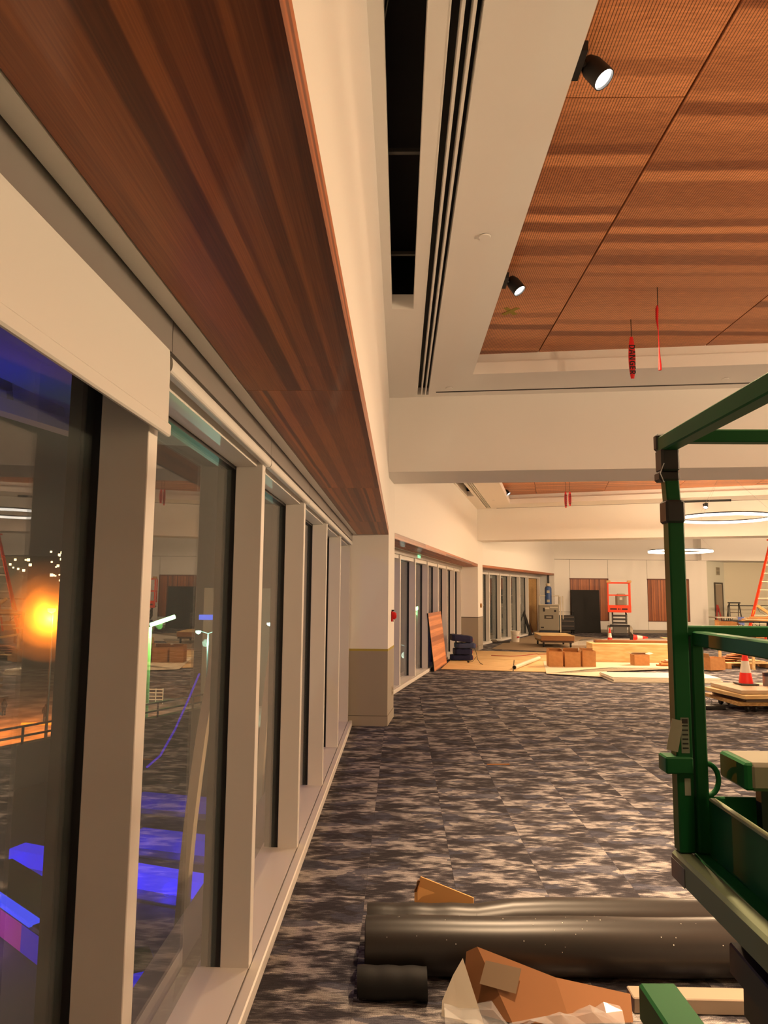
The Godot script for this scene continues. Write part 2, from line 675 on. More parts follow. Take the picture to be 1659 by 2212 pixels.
# ---------------------------------------------------------------- ceilings
func ceiling_bay(b: int, root: Node3D, start: Callable, stop: Callable, tray: Callable, slot0: float, slot1: float, trackend: float, U: float) -> void:
	var du: float = [0.0, -0.03][b]
	var su0: float = 0.066 + du
	var su1: float = 0.246 + du
	var k0: float = 0.336 + [0.0, -0.06][b]
	var k1: float = k0 + 0.142
	var te: float = [0.925, 0.985][b]
	var y0 := 4.0
	var y1 := 4.13
	var s := S()
	# strips of plaster round the open slot, the air slots and the tray
	prism(s, fpoly(b, [Vector2(-0.02, start.call(0.0)), Vector2(su0, start.call(0.0)), Vector2(su0, stop.call(0.0)), Vector2(-0.02, stop.call(0.0))]), y0, y1)
	prism(s, fpoly(b, [Vector2(su0, start.call(0.1)), Vector2(su1, start.call(0.1)), Vector2(su1, slot0), Vector2(su0, slot0)]), y0, y1)
	prism(s, fpoly(b, [Vector2(su0, slot1), Vector2(su1, slot1), Vector2(su1, stop.call(su1)), Vector2(su0, stop.call(su0))]), y0, y1)
	prism(s, fpoly(b, [Vector2(su1, start.call(su1)), Vector2(k0, start.call(k0)), Vector2(k0, stop.call(k0)), Vector2(su1, stop.call(su1))]), y0, y1)
	prism(s, fpoly(b, [Vector2(k0, trackend), Vector2(k1, trackend), Vector2(k1, stop.call(k1)), Vector2(k0, stop.call(k0))]), y0, y1)
	prism(s, fpoly(b, [Vector2(k1, start.call(k1)), Vector2(te, start.call(te)), Vector2(te, stop.call(te)), Vector2(k1, stop.call(k1))]), y0, y1)
	var n := 6
	for i in n:
		var a := te + (U - te) * i / n
		var c := te + (U - te) * (i + 1) / n
		var m0 := (a + c) / 2
		prism(s, fpoly(b, [Vector2(a, tray.call(a)), Vector2(c, tray.call(c)), Vector2(c, stop.call(c)), Vector2(a, stop.call(a))]), y0, y1)
		prism(s, fpoly(b, [Vector2(a, start.call(a)), Vector2(c, start.call(c)), Vector2(c, start.call(c) + 0.9), Vector2(a, start.call(a) + 0.9)]), y0, y1)
	obj("plaster_border", s, M.white, root)
	# upstand of the cove behind the tray edge
	s = S()
	prism(s, fpoly(b, [Vector2(te - 0.1, tray.call(te) + 0.10), Vector2(U, tray.call(U) + 0.10), Vector2(U, tray.call(U) + 0.2), Vector2(te - 0.1, tray.call(te) + 0.2)]), 4.13, 4.5)
	prism(s, fpoly(b, [Vector2(te - 0.2, start.call(te)), Vector2(te - 0.1, start.call(te)), Vector2(te - 0.1, tray.call(te) + 0.2), Vector2(te - 0.2, tray.call(te) + 0.2)]), 4.13, 4.5)
	obj("cove_upstand", s, M.white, root)
	# slotted wood panels in the tray
	var us: Array = [[0.83, 1.636, 3.35, 5.06, 6.77, 8.48, 10.19], [0.89, 1.69, 3.40, 5.11, 6.82, 8.53, 10.24]][b]
	for i in us.size() - 1:
		var cuts: Array = [start.call(2.0) + 0.85]
		if i == 0 and b == 0:
			cuts.append(3.51)
		cuts.append(100.0)
		for j in cuts.size() - 1:
			var a: float = us[i] + 0.006
			var c: float = us[i + 1] - 0.006
			var t0: float = cuts[j] + (0.004 if j > 0 else 0.0)
			var ta: float = minf(cuts[j + 1] - 0.004, tray.call(a) + 0.11)
			var tc: float = minf(cuts[j + 1] - 0.004, tray.call(c) + 0.11)
			s = S()
			var off := Vector2(0.256 * i, 0.731 * i + 0.9 * j)
			var P := [Vector2(a, t0), Vector2(c, t0), Vector2(c, tc), Vector2(a, ta)]
			var low := P.map(func(p): return bp(b, p.x, 4.25, p.y))
			var top := P.map(func(p): return bp(b, p.x, 4.27, p.y))
			face(s, [low[0], low[1], low[2], low[3]], P.map(func(p): return Vector2(snappedf(p.x, 0.016) + off.x, p.y + off.y)))
			for k in 4:
				var l := (k + 1) % 4
				face(s, [low[l], low[k], top[k], top[l]])
			face(s, [top[3], top[2], top[1], top[0]])
			obj("wood_panel", s, M.slotted, root)
	# dark lining over the panels
	s = S()
	prism(s, fpoly(b, [Vector2(te - 0.1, start.call(te)), Vector2(U, start.call(U)), Vector2(U, tray.call(U) + 0.2), Vector2(te - 0.1, tray.call(te) + 0.2)]), 4.30, 4.32)
	obj("backing", s, M.black, root)
	# void over the open slot
	s = S()
	fbox(s, b, su0 - 0.16, su0 - 0.12, 4.14, 4.6, slot0 - 0.1, slot1 + 0.3)
	fbox(s, b, su1 + 0.02, su1 + 0.06, 4.14, 4.6, slot0 - 0.1, slot1 + 0.3)
	fbox(s, b, su0 - 0.16, su1 + 0.06, 4.14, 4.6, slot1 + 0.28, slot1 + 0.32)
	fbox(s, b, su0 - 0.16, su1 + 0.06, 4.55, 4.6, slot0 - 0.1, slot1 + 0.32)
	obj("slot_void", s, M.black, root)
	if b == 0:
		for t in [2.78, 3.92, 5.2]:
			s = S()
			fbox(s, b, su0 - 0.11, su1 + 0.02, 4.22, 4.245, t, t + 0.03)
			obj("cross_stud", s, mat(Color(0.35, 0.35, 0.34), 0.5, 0.5), root)
		for w in 5:
			s = S()
			var path := []
			for k in 9:
				var f := k / 8.0
				path.append(bp(b, su0 - 0.05 + (0.05 + 0.028 * w) * f, 4.16 + 0.3 * f * f + 0.03 * sin(f * 5.0 + w), 2.95 - 0.75 * f + 0.04 * w))
			tube(s, path, 0.003, 5)
			obj("loose_wire", s, mat(Color(0.55, 0.53, 0.50), 0.6), root)
	# linear air diffuser: black throat, white blades
	s = S()
	fbox(s, b, k0 + 0.001, k1 - 0.001, 4.09, 4.14, slot0 - 3.0, trackend)
	var d := Node3D.new()
	d.name = "linear_diffuser"
	root.add_child(d, true)
	obj("throat", s, M.black, d)
	for k in [0.0, 0.0475, 0.0945, 0.137]:
		var wv := 0.005 if k == 0.0 or k > 0.13 else 0.014
		s = S()
		fbox(s, b, k0 + k, k0 + k + wv, 3.998, 4.09, slot0 - 3.0, trackend)
		obj("blade", s, M.white, d)
	# thin slot diffuser across the bay, along the beam
	var d2 := Node3D.new()
	d2.name = "slot_diffuser"
	root.add_child(d2, true)
	var so: float = 0.19 if b == 0 else 0.05
	for k in [[0.0, 0.016, M.dark, 3.996], [0.024, 0.034, M.dark, 3.996]]:
		s = S()
		var q := func(u, o): return Vector2(u, stop.call(u) - so + o - 0.05)
		prism(s, fpoly(b, [q.call(0.56, k[0]), q.call(U - 0.5, k[0]), q.call(U - 0.5, k[1]), q.call(0.56, k[1])]), k[3], 4.01)
		obj("dark_slot", s, k[2], d2)

func build_ceilings() -> void:
	var r1 := Node3D.new()
	r1.name = "ceiling_1"
	add_child(r1)
	tag(r1, "white ceiling with slotted wood tray above the nearest bay", "ceiling", "", "structure")
	ceiling_bay(0, r1, func(u): return -5.0, func(u): return 8.52 - 0.115 * u, func(u): return 7.65 - 0.125 * u, -3.0, 5.735, 8.354, 10.3)
	var r2 := Node3D.new()
	r2.name = "ceiling_2"
	add_child(r2)
	tag(r2, "white ceiling with slotted wood tray above the second bay", "ceiling", "", "structure")
	ceiling_bay(1, r2, func(u): return 0.0 + 0.095 * u, func(u): return 10.95 - 0.13 * u, func(u): return 9.95 - 0.135 * u, 3.0, 8.13, 10.7, 11.2)
	# rest of the ceilings
	var s := S()
	prism(s, [Vector2(10.1, 5.2), Vector2(20.2, 5.2), Vector2(20.2, -6.0), Vector2(10.1, -7.4)], 4.0, 4.1)
	struct("ceiling_side", s, M.white, "plain white ceiling on the right of the hall")
	s = S()
	prism(s, [bw(1, 11.1, -0.2), Vector2(20.2, -7.3), Vector2(20.2, -16.2), bw(1, 11.1, 10.0)], 4.0, 4.1)
	struct("ceiling_side_far", s, M.white, "plain white ceiling to the right of the second bay")
	s = S()
	prism(s, [bw(2, -0.2, -0.4), Vector2(20.2, -14.8), Vector2(20.2, -34.2), Vector2(6.0, -34.2), bw(2, -0.2, 10.0)], 4.0, 4.1)
	struct("ceiling_3", s, M.white, "plain white ceiling over the far bay")
	# two bulkheads
	s = S()
	prism(s, [Vector2(-0.19, -8.50), Vector2(20.2, -8.50 + 0.115 * 20.35), Vector2(20.2, -9.45 + 0.115 * 20.35), Vector2(-0.10, -9.45)], 3.08, 4.6)
	struct("ceiling_beam_1", s, M.white, "white boxed bulkhead across the ceiling between the first two bays")
	s = S()
	var a := bw(1, -0.02, 10.93)
	var d := Vector2(cos(deg_to_rad(19.3)), sin(deg_to_rad(19.3)))
	var e := Vector2(sin(deg_to_rad(19.3)), -cos(deg_to_rad(19.3)))
	prism(s, [a, a + d * 20.0, a + d * 20.0 + e * 0.8, a + e * 0.8], 3.10, 4.6)
	struct("ceiling_beam_2", s, M.white, "white boxed bulkhead across the ceiling before the far bay")

# ---------------------------------------------------------------- far end of the hall
func build_far_end() -> void:
	var c := bw(2, 0, 10.0)
	var zf := c.y
	var s := S()
	var root := Node3D.new()
	root.name = "wall_far"
	add_child(root)
	tag(root, "white panelled wall at the far end of the hall", "wall", "", "structure")
	# panels with thin joints, openings left for two wood panels
	var xs := [c.x, 7.13, 8.72, 10.36, 12.85]
	s = S()
	prism(s, [Vector2(c.x - 0.3, zf - 0.02), Vector2(12.84, zf - 0.02), Vector2(12.84, zf - 0.25), Vector2(c.x - 0.3, zf - 0.25)], 0.0, 4.6)
	obj("joint_backing", s, M.dark, root)
	s = S()
	prism(s, [Vector2(c.x, zf), Vector2(12.85, zf), Vector2(12.85, zf - 0.02), Vector2(c.x, zf - 0.02)], 3.045, 4.6)
	obj("upper_panel", s, M.white, root)
	var doors := [[7.14, 8.70], [10.37, 12.05]]
	for i in xs.size() - 1:
		var a: float = xs[i] + 0.006
		var b: float = xs[i + 1] - 0.006
		if i == 1 or i == 3:
			var dr: Array = doors[0 if i == 1 else 1]
			for q in [[a, b, 2.22, 3.03], [a, b, 0.12, 0.50], [dr[1], b, 0.50, 2.22]]:
				if q[1] - q[0] > 0.02:
					s = S()
					prism(s, [Vector2(q[0], zf), Vector2(q[1], zf), Vector2(q[1], zf - 0.02), Vector2(q[0], zf - 0.02)], q[2], q[3])
					obj("wall_panel", s, M.white, root)
			# wood infill, planks upright
			var x: float = dr[0]
			while x < dr[1] - 0.02:
				var w: float = minf(rng.randf_range(0.1, 0.16), dr[1] - x)
				s = S()
				var off := rng.randf()
				var A := [Vector3(x, 0.50, zf - 0.005), Vector3(x + w - 0.002, 0.50, zf - 0.005), Vector3(x + w - 0.002, 2.22, zf - 0.005), Vector3(x, 2.22, zf - 0.005)]
				face(s, A, [Vector2(0, off), Vector2(0, off + 0.12), Vector2(0.8, off + 0.12), Vector2(0.8, off)])
				face(s, [A[0], A[0] - Vector3(0, 0, 0.01), A[1] - Vector3(0, 0, 0.01), A[1]])
				obj("wood_plank", s, M.veneer, root)
				x += w
			s = S()
			box(s, Vector3((dr[0] + dr[1]) / 2, 2.225, zf + 0.002), Vector3(dr[1] - dr[0] + 0.06, 0.05, 0.03))
			box(s, Vector3(dr[1] + 0.01, 1.36, zf + 0.002), Vector3(0.05, 1.74, 0.03))
			box(s, Vector3(dr[0] - 0.0, 1.36, zf + 0.002), Vector3(0.03, 1.74, 0.03))
			box(s, Vector3((dr[0] + dr[1]) / 2, 0.49, zf + 0.002), Vector3(dr[1] - dr[0] + 0.06, 0.03, 0.03))
			obj("wood_edging", s, mat(Color(0.40, 0.20, 0.10), 0.5), root)
		else:
			s = S()
			prism(s, [Vector2(a, zf), Vector2(b, zf), Vector2(b, zf - 0.02), Vector2(a, zf - 0.02)], 0.12, 3.03)
			obj("wall_panel", s, M.white, root)
	s = S()
	box(s, Vector3((c.x + 12.85) / 2, 0.055, zf + 0.004), Vector3(12.85 - c.x, 0.11, 0.02))
	obj("baseboard", s, M.wains, root)
	# angled wall with the door, then the back wall of the lobby
	var p0 := Vector2(12.85, zf)
	var dr2 := Vector2(sin(deg_to_rad(42)), -cos(deg_to_rad(42)))
	var p1 := p0 + dr2 * 2.1
	var nrm := Vector2(cos(deg_to_rad(42)), sin(deg_to_rad(42)))
	s = S()
	prism(s, [p0, p1, p1 - nrm * 0.2, p0 - nrm * 0.2], 0.0, 4.0)
	struct("wall_angled", s, mat(Color(0.86, 0.87, 0.82), 0.7), "pale angled wall with the office door at the far end")
	var dm := thing("office_door", "narrow grey door with dark lever handle in the angled far wall", "door", Vector3(0, 0, 0))
	dm.name = "door_1"
	dm.set_meta("kind", "structure")
	var dq := p0 + dr2 * 1.2 + nrm * -0.0
	var db := Basis(Vector3(dr2.x, 0, dr2.y), Vector3.UP, Vector3(dr2.x, 0, dr2.y).cross(Vector3.UP))
	dm.transform = Transform3D(db, Vector3(dq.x, 0, dq.y))
	s = S()
	box(s, Vector3(0.08, 1.03, 0.012), Vector3(0.86, 2.04, 0.03))
	obj("leaf", s, mat(Color(0.60, 0.55, 0.48), 0.6), dm)
	s = S()
	box(s, Vector3(-0.40, 1.05, 0.02), Vector3(0.10, 2.10, 0.05))
	box(s, Vector3(0.55, 1.05, 0.02), Vector3(0.06, 2.10, 0.05))
	box(s, Vector3(0.07, 2.10, 0.02), Vector3(1.02, 0.06, 0.05))
	obj("door_frame", s, mat(Color(0.28, 0.26, 0.22), 0.6), dm)
	s = S()
	box(s, Vector3(-0.25, 0.98, 0.06), Vector3(0.06, 0.22, 0.03))
	box(s, Vector3(-0.19, 1.0, 0.09), Vector3(0.16, 0.03, 0.03))
	obj("lever_handle", s, M.dark, dm.get_child(0))
	var vb := thing("wall_vent", "small square grille high on the pale angled wall above the door", "vent")
	vb.transform = Transform3D(db, Vector3(dq.x, 2.62, dq.y))
	s = S()
	box(s, Vector3(0.1, 0, 0.012), Vector3(0.42, 0.34, 0.02))
	obj("grille_frame", s, mat(Color(0.66, 0.63, 0.55), 0.6), vb)
	for k in 5:
		s = S()
		box(s, Vector3(0.1, -0.12 + 0.06 * k, 0.025), Vector3(0.36, 0.025, 0.01))
		obj("louvre", s, mat(Color(0.45, 0.43, 0.38), 0.6), vb)
	s = S()
	prism(s, [p1, Vector2(20.2, p1.y), Vector2(20.2, p1.y - 0.2), Vector2(p1.x, p1.y - 0.2)], 0.0, 4.0)
	struct("wall_lobby", s, mat(Color(0.84, 0.82, 0.74), 0.7), "cream wall at the back of the lobby behind the orange ladder")
	s = S()
	prism(s, [Vector2(12.5, zf + 0.35), Vector2(20.2, zf + 0.35), Vector2(20.2, p1.y - 0.2), Vector2(12.5, p1.y - 0.2)], 3.02, 4.0)
	struct("ceiling_lobby", s, M.white, "lowered white bulkhead before the lobby")

# ---------------------------------------------------------------- carpet
func build_floor() -> void:
	var s := S()
	prism(s, [Vector2(-0.95, 5.2), Vector2(20.2, 5.2), Vector2(20.2, -34.2), Vector2(5.4, -34.2), bw(2, -0.8, 0), bw(1, -0.8, 0), Vector2(-0.95, -9)], -0.3, -0.0)
	var f := struct("floor", s, M.carpet, "dark patchy carpet of the hall")
	# carpet tiles nearest the viewer, each a piece of its own; sixteen cuts from the roll
	var cuts := []
	for k in 16:
		var t := S()
		var h := 0.2495
		var o := Vector2(0.5 * (k % 4), 0.5 * (k / 4))
		var y := 0.003
		var c := [Vector3(-h, y, h), Vector3(h, y, h), Vector3(h, y, -h), Vector3(-h, y, -h)]
		face(t, c, c.map(func(p): return o + Vector2(p.x + 0.25, p.z + 0.25)))
		var low := [Vector3(-0.25, 0, 0.25), Vector3(0.25, 0, 0.25), Vector3(0.25, 0, -0.25), Vector3(-0.25, 0, -0.25)]
		for i in 4:
			var j := (i + 1) % 4
			face(t, [low[i], low[j], c[j], c[i]], [o, o + Vector2(0.3, 0), o + Vector2(0.3, 0.02), o + Vector2(0, 0.02)])
		cuts.append(t.commit())
	var z := -2.3
	var count := 0
	while z > -11.6 and count < 296:
		var x := -0.43
		while x < 0.6 - z * 0.53 and count < 296:
			# keep clear of the piers
			if not (x < 0.0 and z < -8.5) and not (z < -9.5 and x < 0.15):
				var o := MeshInstance3D.new()
				o.mesh = cuts[rng.randi() % 16]
				o.material_override = M.carpet
				o.name = "carpet_tile"
				f.add_child(o, true)
				o.position = Vector3(x, 0, z)
				count += 1
			x += 0.5
		z -= 0.5

# ---------------------------------------------------------------- lamps
func omni(parent: Node, at: Vector3, c: Color, e: float, size: float) -> void:
	var l := OmniLight3D.new()
	l.name = "lamp_light"
	l.light_color = c
	l.light_energy = e
	l.light_size = size
	l.omni_range = 60.0
	l.omni_attenuation = 2.0
	l.shadow_enabled = true
	parent.add_child(l, true)
	l.position = at

func ring_lamp(at: Vector3, r: float, e: float, label: String, top := 4.0) -> void:
	var t := thing("ring_pendant", label, "pendant light", at, 0.0, "ring pendants of the hall")
	var s := S()
	var p := []
	for k in 48:
		p.append(Vector3(cos(TAU * k / 48) * r, 0, sin(TAU * k / 48) * r))
	var prof := [Vector2(-0.02, 0.0205), Vector2(0.02, 0.0205), Vector2(0.02, 0.045), Vector2(-0.02, 0.045)]
	var lens := [Vector2(-0.02, -0.03), Vector2(0.02, -0.03), Vector2(0.02, 0.02), Vector2(-0.02, 0.02)]
	for w in [[prof, "housing", M.dark], [lens, "lamp_diffuser", glow(Color(1, 0.96, 0.90), 4.0)]]:
		s = S()
		for k in 48:
			var a0 := TAU * k / 48
			var a1 := TAU * (k + 1) / 48
			for i in 4:
				var q: Vector2 = w[0][i]
				var z: Vector2 = w[0][(i + 1) % 4]
				var f := func(v, a): return Vector3(cos(a) * (r + v.x), v.y, sin(a) * (r + v.x))
				face(s, [f.call(q, a0), f.call(z, a0), f.call(z, a1), f.call(q, a1)])
		obj(w[1], s, w[2], t)
	for k in 3:
		s = S()
		var a := TAU * k / 3 + 0.4
		tube(s, [Vector3(cos(a) * r, 0.06, sin(a) * r), Vector3(cos(a) * 0.05, top - at.y, sin(a) * 0.05)], 0.002, 4)
		obj("wire", s, M.steel, t)
	s = S()
	lathe(s, [Vector2(0.0, -0.03), Vector2(0.07, -0.03), Vector2(0.07, 0.0)], 16, Vector3(0, top - at.y, 0))
	obj("ceiling_rose", s, M.white, t)
	for k in 6:
		var a := TAU * (k + 0.5) / 6
		omni(t, Vector3(cos(a) * r, -0.05, sin(a) * r), WARM, e / 6.0, 0.06)

func spot_lamp(at: Vector3, aim: Vector3, e: float, label: String, mount: Vector3) -> void:
	var t := thing("track_spotlight", label, "spotlight", at, 0.0, "track spotlights of the wood ceiling")
	var d := (aim - at).normalized()
	var x := d.cross(Vector3.UP).normalized()
	var b := Basis(x, -d, x.cross(-d))
	var s := S()
	lathe(s, [Vector2(0.0, 0.14), Vector2(0.038, 0.14), Vector2(0.052, 0.10), Vector2(0.055, 0.0), Vector2(0.050, 0.0), Vector2(0.045, 0.03)], 20, Vector3.ZERO, b)
	obj("can", s, M.dark, t)
	s = S()
	lathe(s, [Vector2(0.0, 0.012), Vector2(0.047, 0.012), Vector2(0.047, 0.02)], 20, Vector3.ZERO, b)
	obj("lamp_lens", s, glow(Color(1, 0.97, 0.92), 9.0), t)
	s = S()
	var m := mount - at
	tube(s, [b * Vector3(0, 0.09, 0), m], 0.012, 8)
	obj("arm", s, M.dark, t)
	s = S()
	box(s, m, Vector3(0.05, 0.05, 0.20))
	obj("track_adapter", s, M.dark, t)
	var l := SpotLight3D.new()
	l.name = "lamp_light"
	l.light_color = WARM
	l.light_energy = e
	l.light_size = 0.04
	l.spot_range = 60.0
	l.spot_attenuation = 2.0
	l.spot_angle = 57.5
	l.spot_angle_attenuation = 1.0
	l.shadow_enabled = true
	t.add_child(l, true)
	l.transform = Transform3D(b * Basis(Vector3.RIGHT, deg_to_rad(-90)), b * Vector3(0, -0.01, 0))

func build_lamps() -> void:
	ring_lamp(Vector3(6.905, 3.25, -15.2), 0.93, 6.5, "glowing ring pendant hanging below the wood ceiling, larger to the eye", 4.25)
	ring_lamp(Vector3(8.78, 2.96, -22.5), 0.93, 10.0, "glowing ring pendant hanging before the far panelled wall")
	ring_lamp(Vector3(5.3, 2.6, -2.2), 0.93, 18.5, "glowing ring pendant in the nearest bay beside the green lift", 4.25)
	ring_lamp(Vector3(13.5, 3.1, -13.0), 0.93, 22.0, "glowing ring pendant on the right side of the second bay")
	ring_lamp(Vector3(15.5, 2.96, -23.0), 0.93, 22.0, "glowing ring pendant before the lobby wall")
	ring_lamp(Vector3(7.6, 3.1, -10.9), 0.93, 9.0, "added unseen ring pendant in the second bay close to the first bulkhead", 4.25)  # out of view, added to brighten the fronts of the cartons
	for z in [-0.75, -3.17, -5.58]:
		spot_lamp(Vector3(0.96, 4.09, z), Vector3(1.50, 3.2, z + 0.25), 24.0, "black track spotlight inside the nearest wood tray, " + ("last before the tape cross" if z < -5 else "one along from the tape cross" if z < -2 else "two along from the tape cross"), Vector3(0.83, 4.17, z + 0.02))
	for t in [2.2, 5.2, 8.55]:
		var q := bp(1, 1.04, 4.09, t)
		spot_lamp(q, q + bb(1) * Vector3(0.75, -0.85, 0.25), 7.0, "black track spotlight in the second bay's wood tray, " + ("nearest the far bulkhead" if t > 8 else "middle one of three" if t > 5 else "nearest the first bulkhead"), bp(1, 0.90, 4.17, t))
	for a in [Vector3(7.66, 3.80, -17.9)]:
		var q: Vector3 = a
		spot_lamp(q, q + Vector3(-0.35, -0.8, 0.5), 34.0, "bright track spotlight on the black bar across the second bay", q + Vector3(0, 0.08, 0.0))
	var t := thing("light_track", "short black light track fixed to the ceiling of the second bay", "light track", Vector3(7.6, 3.95, -18.0), -deg_to_rad(19))
	var s := S()
	box(s, Vector3(0, 0.025, 0), Vector3(1.35, 0.05, 0.05))
	obj("rail", s, M.dark, t)
	for x in [-0.67, 0.67]:
		s = S()
		box(s, Vector3(x, 0.025, 0), Vector3(0.03, 0.054, 0.054))
		obj("end_cap", s, M.black, t)

# ---------------------------------------------------------------- green scissor lift
func bar(parent: Node, called: String, a: Vector3, b: Vector3, w: float, h: float, m: Material, r := 0.004) -> MeshInstance3D:
	var d := b - a
	var z := d.normalized()
	var x := Vector3.UP.cross(z)
	if x.length() < 0.01:
		x = Vector3.RIGHT
	x = x.normalized()
	var y := z.cross(x)
	var s := S()
	cbox(s, (a + b) / 2, Vector3(w, h, d.length()), minf(r, minf(w, h) * 0.3), Basis(x, y, z))
	return obj(called, s, m, parent)

func build_green_lift() -> void:
	var g: Material = M.green
	var g2: Material = g
	var t := thing("scissor_lift", "dark green scissor lift with guard rails on the carpet", "scissor lift")
	var lip := mat(Color(0.38, 0.42, 0.32), 0.55)
	# upper guard rail
	var z := -2.05
	bar(t, "corner_post", Vector3(0.7845, 0.95, z), Vector3(0.7845, 1.86, z), 0.045, 0.045, g)
	bar(t, "upper_post", Vector3(0.7845, 1.86, z), Vector3(0.772, 2.085, z), 0.040, 0.040, g)
	bar(t, "top_rail", Vector3(0.773, 2.082, z - 0.02), Vector3(0.773, 2.082, 0.3), 0.045, 0.045, g)
	bar(t, "top_rail", Vector3(0.795, 2.104, z), Vector3(1.55, 2.104, z), 0.038, 0.038, g)
	bar(t, "top_rail", Vector3(1.55, 2.082, z - 0.02), Vector3(1.55, 2.082, 0.3), 0.045, 0.045, g)
	bar(t, "corner_post", Vector3(1.55, 0.948, z), Vector3(1.55, 2.085, z), 0.045, 0.045, g)
	var k := 0
	for q in [[Vector3(0.773, 2.032, z), Vector3(0.052, 0.068, 0.056)], [Vector3(0.770, 1.985, z), Vector3(0.058, 0.030, 0.05)], [Vector3(0.782, 1.882, z), Vector3(0.054, 0.066, 0.058)], [Vector3(0.772, 2.09, z - 0.022), Vector3(0.052, 0.05, 0.03)]]:
		var s := S()
		cbox(s, q[0], q[1], 0.006)
		obj("rail_clamp", s, M.dark, t)
		k += 1
	var s := S()
	tube(s, [Vector3(0.752, 2.02, z + 0.03), Vector3(0.738, 1.99, z + 0.035), Vector3(0.75, 1.965, z + 0.03)], 0.0015, 5)
	obj("lanyard", s, M.steel, t)
	# second tube beside the corner post, mid rails
	bar(t, "gate_post", Vector3(0.831, 0.948, z), Vector3(0.831, 1.545, z), 0.034, 0.04, g)
	bar(t, "mid_rail", Vector3(0.838, 1.525, z), Vector3(0.845, 1.525, 0.3), 0.042, 0.040, g)
	bar(t, "mid_rail", Vector3(0.79, 1.545, z), Vector3(1.55, 1.545, z), 0.036, 0.030, g)
	bar(t, "mid_rail", Vector3(1.55, 1.525, z), Vector3(1.55, 1.525, 0.3), 0.042, 0.040, g)
	# deck and toe boards
	s = S()
	cbox(s, Vector3(1.165, 0.932, -0.88), Vector3(0.80, 0.03, 2.36), 0.004)
	var dk := obj("deck", s, g, t)
	var tb := bar(t, "toe_board", Vector3(0.845, 1.023, z + 0.03), Vector3(0.845, 1.023, 0.3), 0.012, 0.154, g2)
	bar(tb, "bare_edge", Vector3(0.838, 1.103, z + 0.06), Vector3(0.838, 1.103, 0.3), 0.020, 0.008, mat(Color(0.45, 0.50, 0.36), 0.5))
	bar(t, "toe_board", Vector3(0.81, 1.02, z), Vector3(1.55, 1.02, z), 0.012, 0.15, g)
	bar(t, "toe_board", Vector3(1.55, 1.02, z + 0.03), Vector3(1.55, 1.02, 0.3), 0.012, 0.15, g)
	bar(t, "deck_edge", Vector3(0.778, 0.912, z - 0.02), Vector3(0.782, 0.912, 0.3), 0.052, 0.074, lip, 0.008)
	bar(t, "deck_edge", Vector3(0.80, 0.905, z - 0.01), Vector3(1.55, 0.905, z - 0.01), 0.04, 0.07, lip, 0.006)
	s = S()
	box(s, Vector3(0.7515, 0.905, z + 0.03), Vector3(0.002, 0.05, 0.09))
	obj("deck_sticker", s, mat(Color(0.35, 0.36, 0.34), 0.5), t)
	# bracket, stickers and hand grip on the corner post
	s = S()
	cbox(s, Vector3(0.765, 1.183, z + 0.005), Vector3(0.075, 0.045, 0.06), 0.004)
	obj("latch_bracket", s, g2, t)
	s = S()
	box(s, Vector3(0.758, 1.262, z + 0.024), Vector3(0.032, 0.085, 0.001), Basis(Vector3.FORWARD, 0.22))
	obj("hanging_tag", s, mat(Color(0.55, 0.53, 0.46), 0.6), t)
	s = S()
	box(s, Vector3(0.786, 1.262, z + 0.0235), Vector3(0.022, 0.095, 0.001))
	var ws := obj("warning_sticker", s, mat(Color(0.42, 0.44, 0.38), 0.5), t)
	for q in 7:
		s = S()
		box(s, Vector3(0.786, 1.30 - 0.012 * q, z + 0.0243), Vector3(0.016, 0.004 if q > 0 else 0.012, 0.0006))
		obj("sticker_print", s, mat(Color(0.06, 0.05, 0.05) if q > 0 else Color(0.10, 0.04, 0.03), 0.5), ws)
	s = S()
	box(s, Vector3(0.788, 1.125, z + 0.0235), Vector3(0.016, 0.045, 0.001))
	obj("small_sticker", s, mat(Color(0.55, 0.57, 0.50), 0.5), t)
	s = S()
	var arc := []
	for i in 13:
		var w := PI * (0.5 - i / 12.0)
		arc.append(Vector3(0.852 + 0.03 * maxf(cos(w), 0.0), 1.14 + 0.042 * sin(w), z))
	tube(s, arc, 0.0075, 8)
	obj("hand_grip", s, g, t)
	# control box carried on the deck
	s = S()
	cbox(s, Vector3(1.07, 1.178, -2.0), Vector3(0.32, 0.072, 0.16), 0.01)
	var cbx := obj("control_box", s, mat(Color(0.42, 0.40, 0.33), 0.55), t)
	s = S()
	cbox(s, Vector3(0.912, 1.178, -2.0), Vector3(0.03, 0.07, 0.15), 0.006)
	obj("end_cap", s, g, cbx)
	for x in [0.98, 1.2]:
		s = S()
		box(s, Vector3(x, 1.06, -2.0), Vector3(0.03, 0.19, 0.03))
		obj("foot", s, M.dark, cbx)
	s = S()
	lathe(s, [Vector2(0.0, 0.004), Vector2(0.014, 0.004), Vector2(0.014, 0.0)], 10, Vector3(1.02, 0.947, -1.85))
	obj("bolt", s, M.steel, dk)
	# folded scissor arms, chassis and wheels
	for i in 3:
		var y := 0.56 + 0.10 * i
		for x in [0.87, 1.46]:
			bar(t, "scissor_arm", Vector3(x + 0.03 * (i % 2), y, -1.9), Vector3(x + 0.03 * (i % 2), y + 0.09, 0.1), 0.03, 0.075, M.dark)
			bar(t, "scissor_arm", Vector3(x - 0.03 * (i % 2), y + 0.09, -1.9), Vector3(x - 0.03 * (i % 2), y, 0.1), 0.03, 0.075, M.dark)
	s = S()
	cbox(s, Vector3(1.165, 0.34, -0.95), Vector3(0.62, 0.32, 2.2), 0.02)
	obj("chassis", s, M.dark, t)
	bar(t, "chassis_rail", Vector3(0.80, 0.40, -2.36), Vector3(0.86, 0.40, -0.3), 0.115, 0.11, g, 0.008)
	s = S()
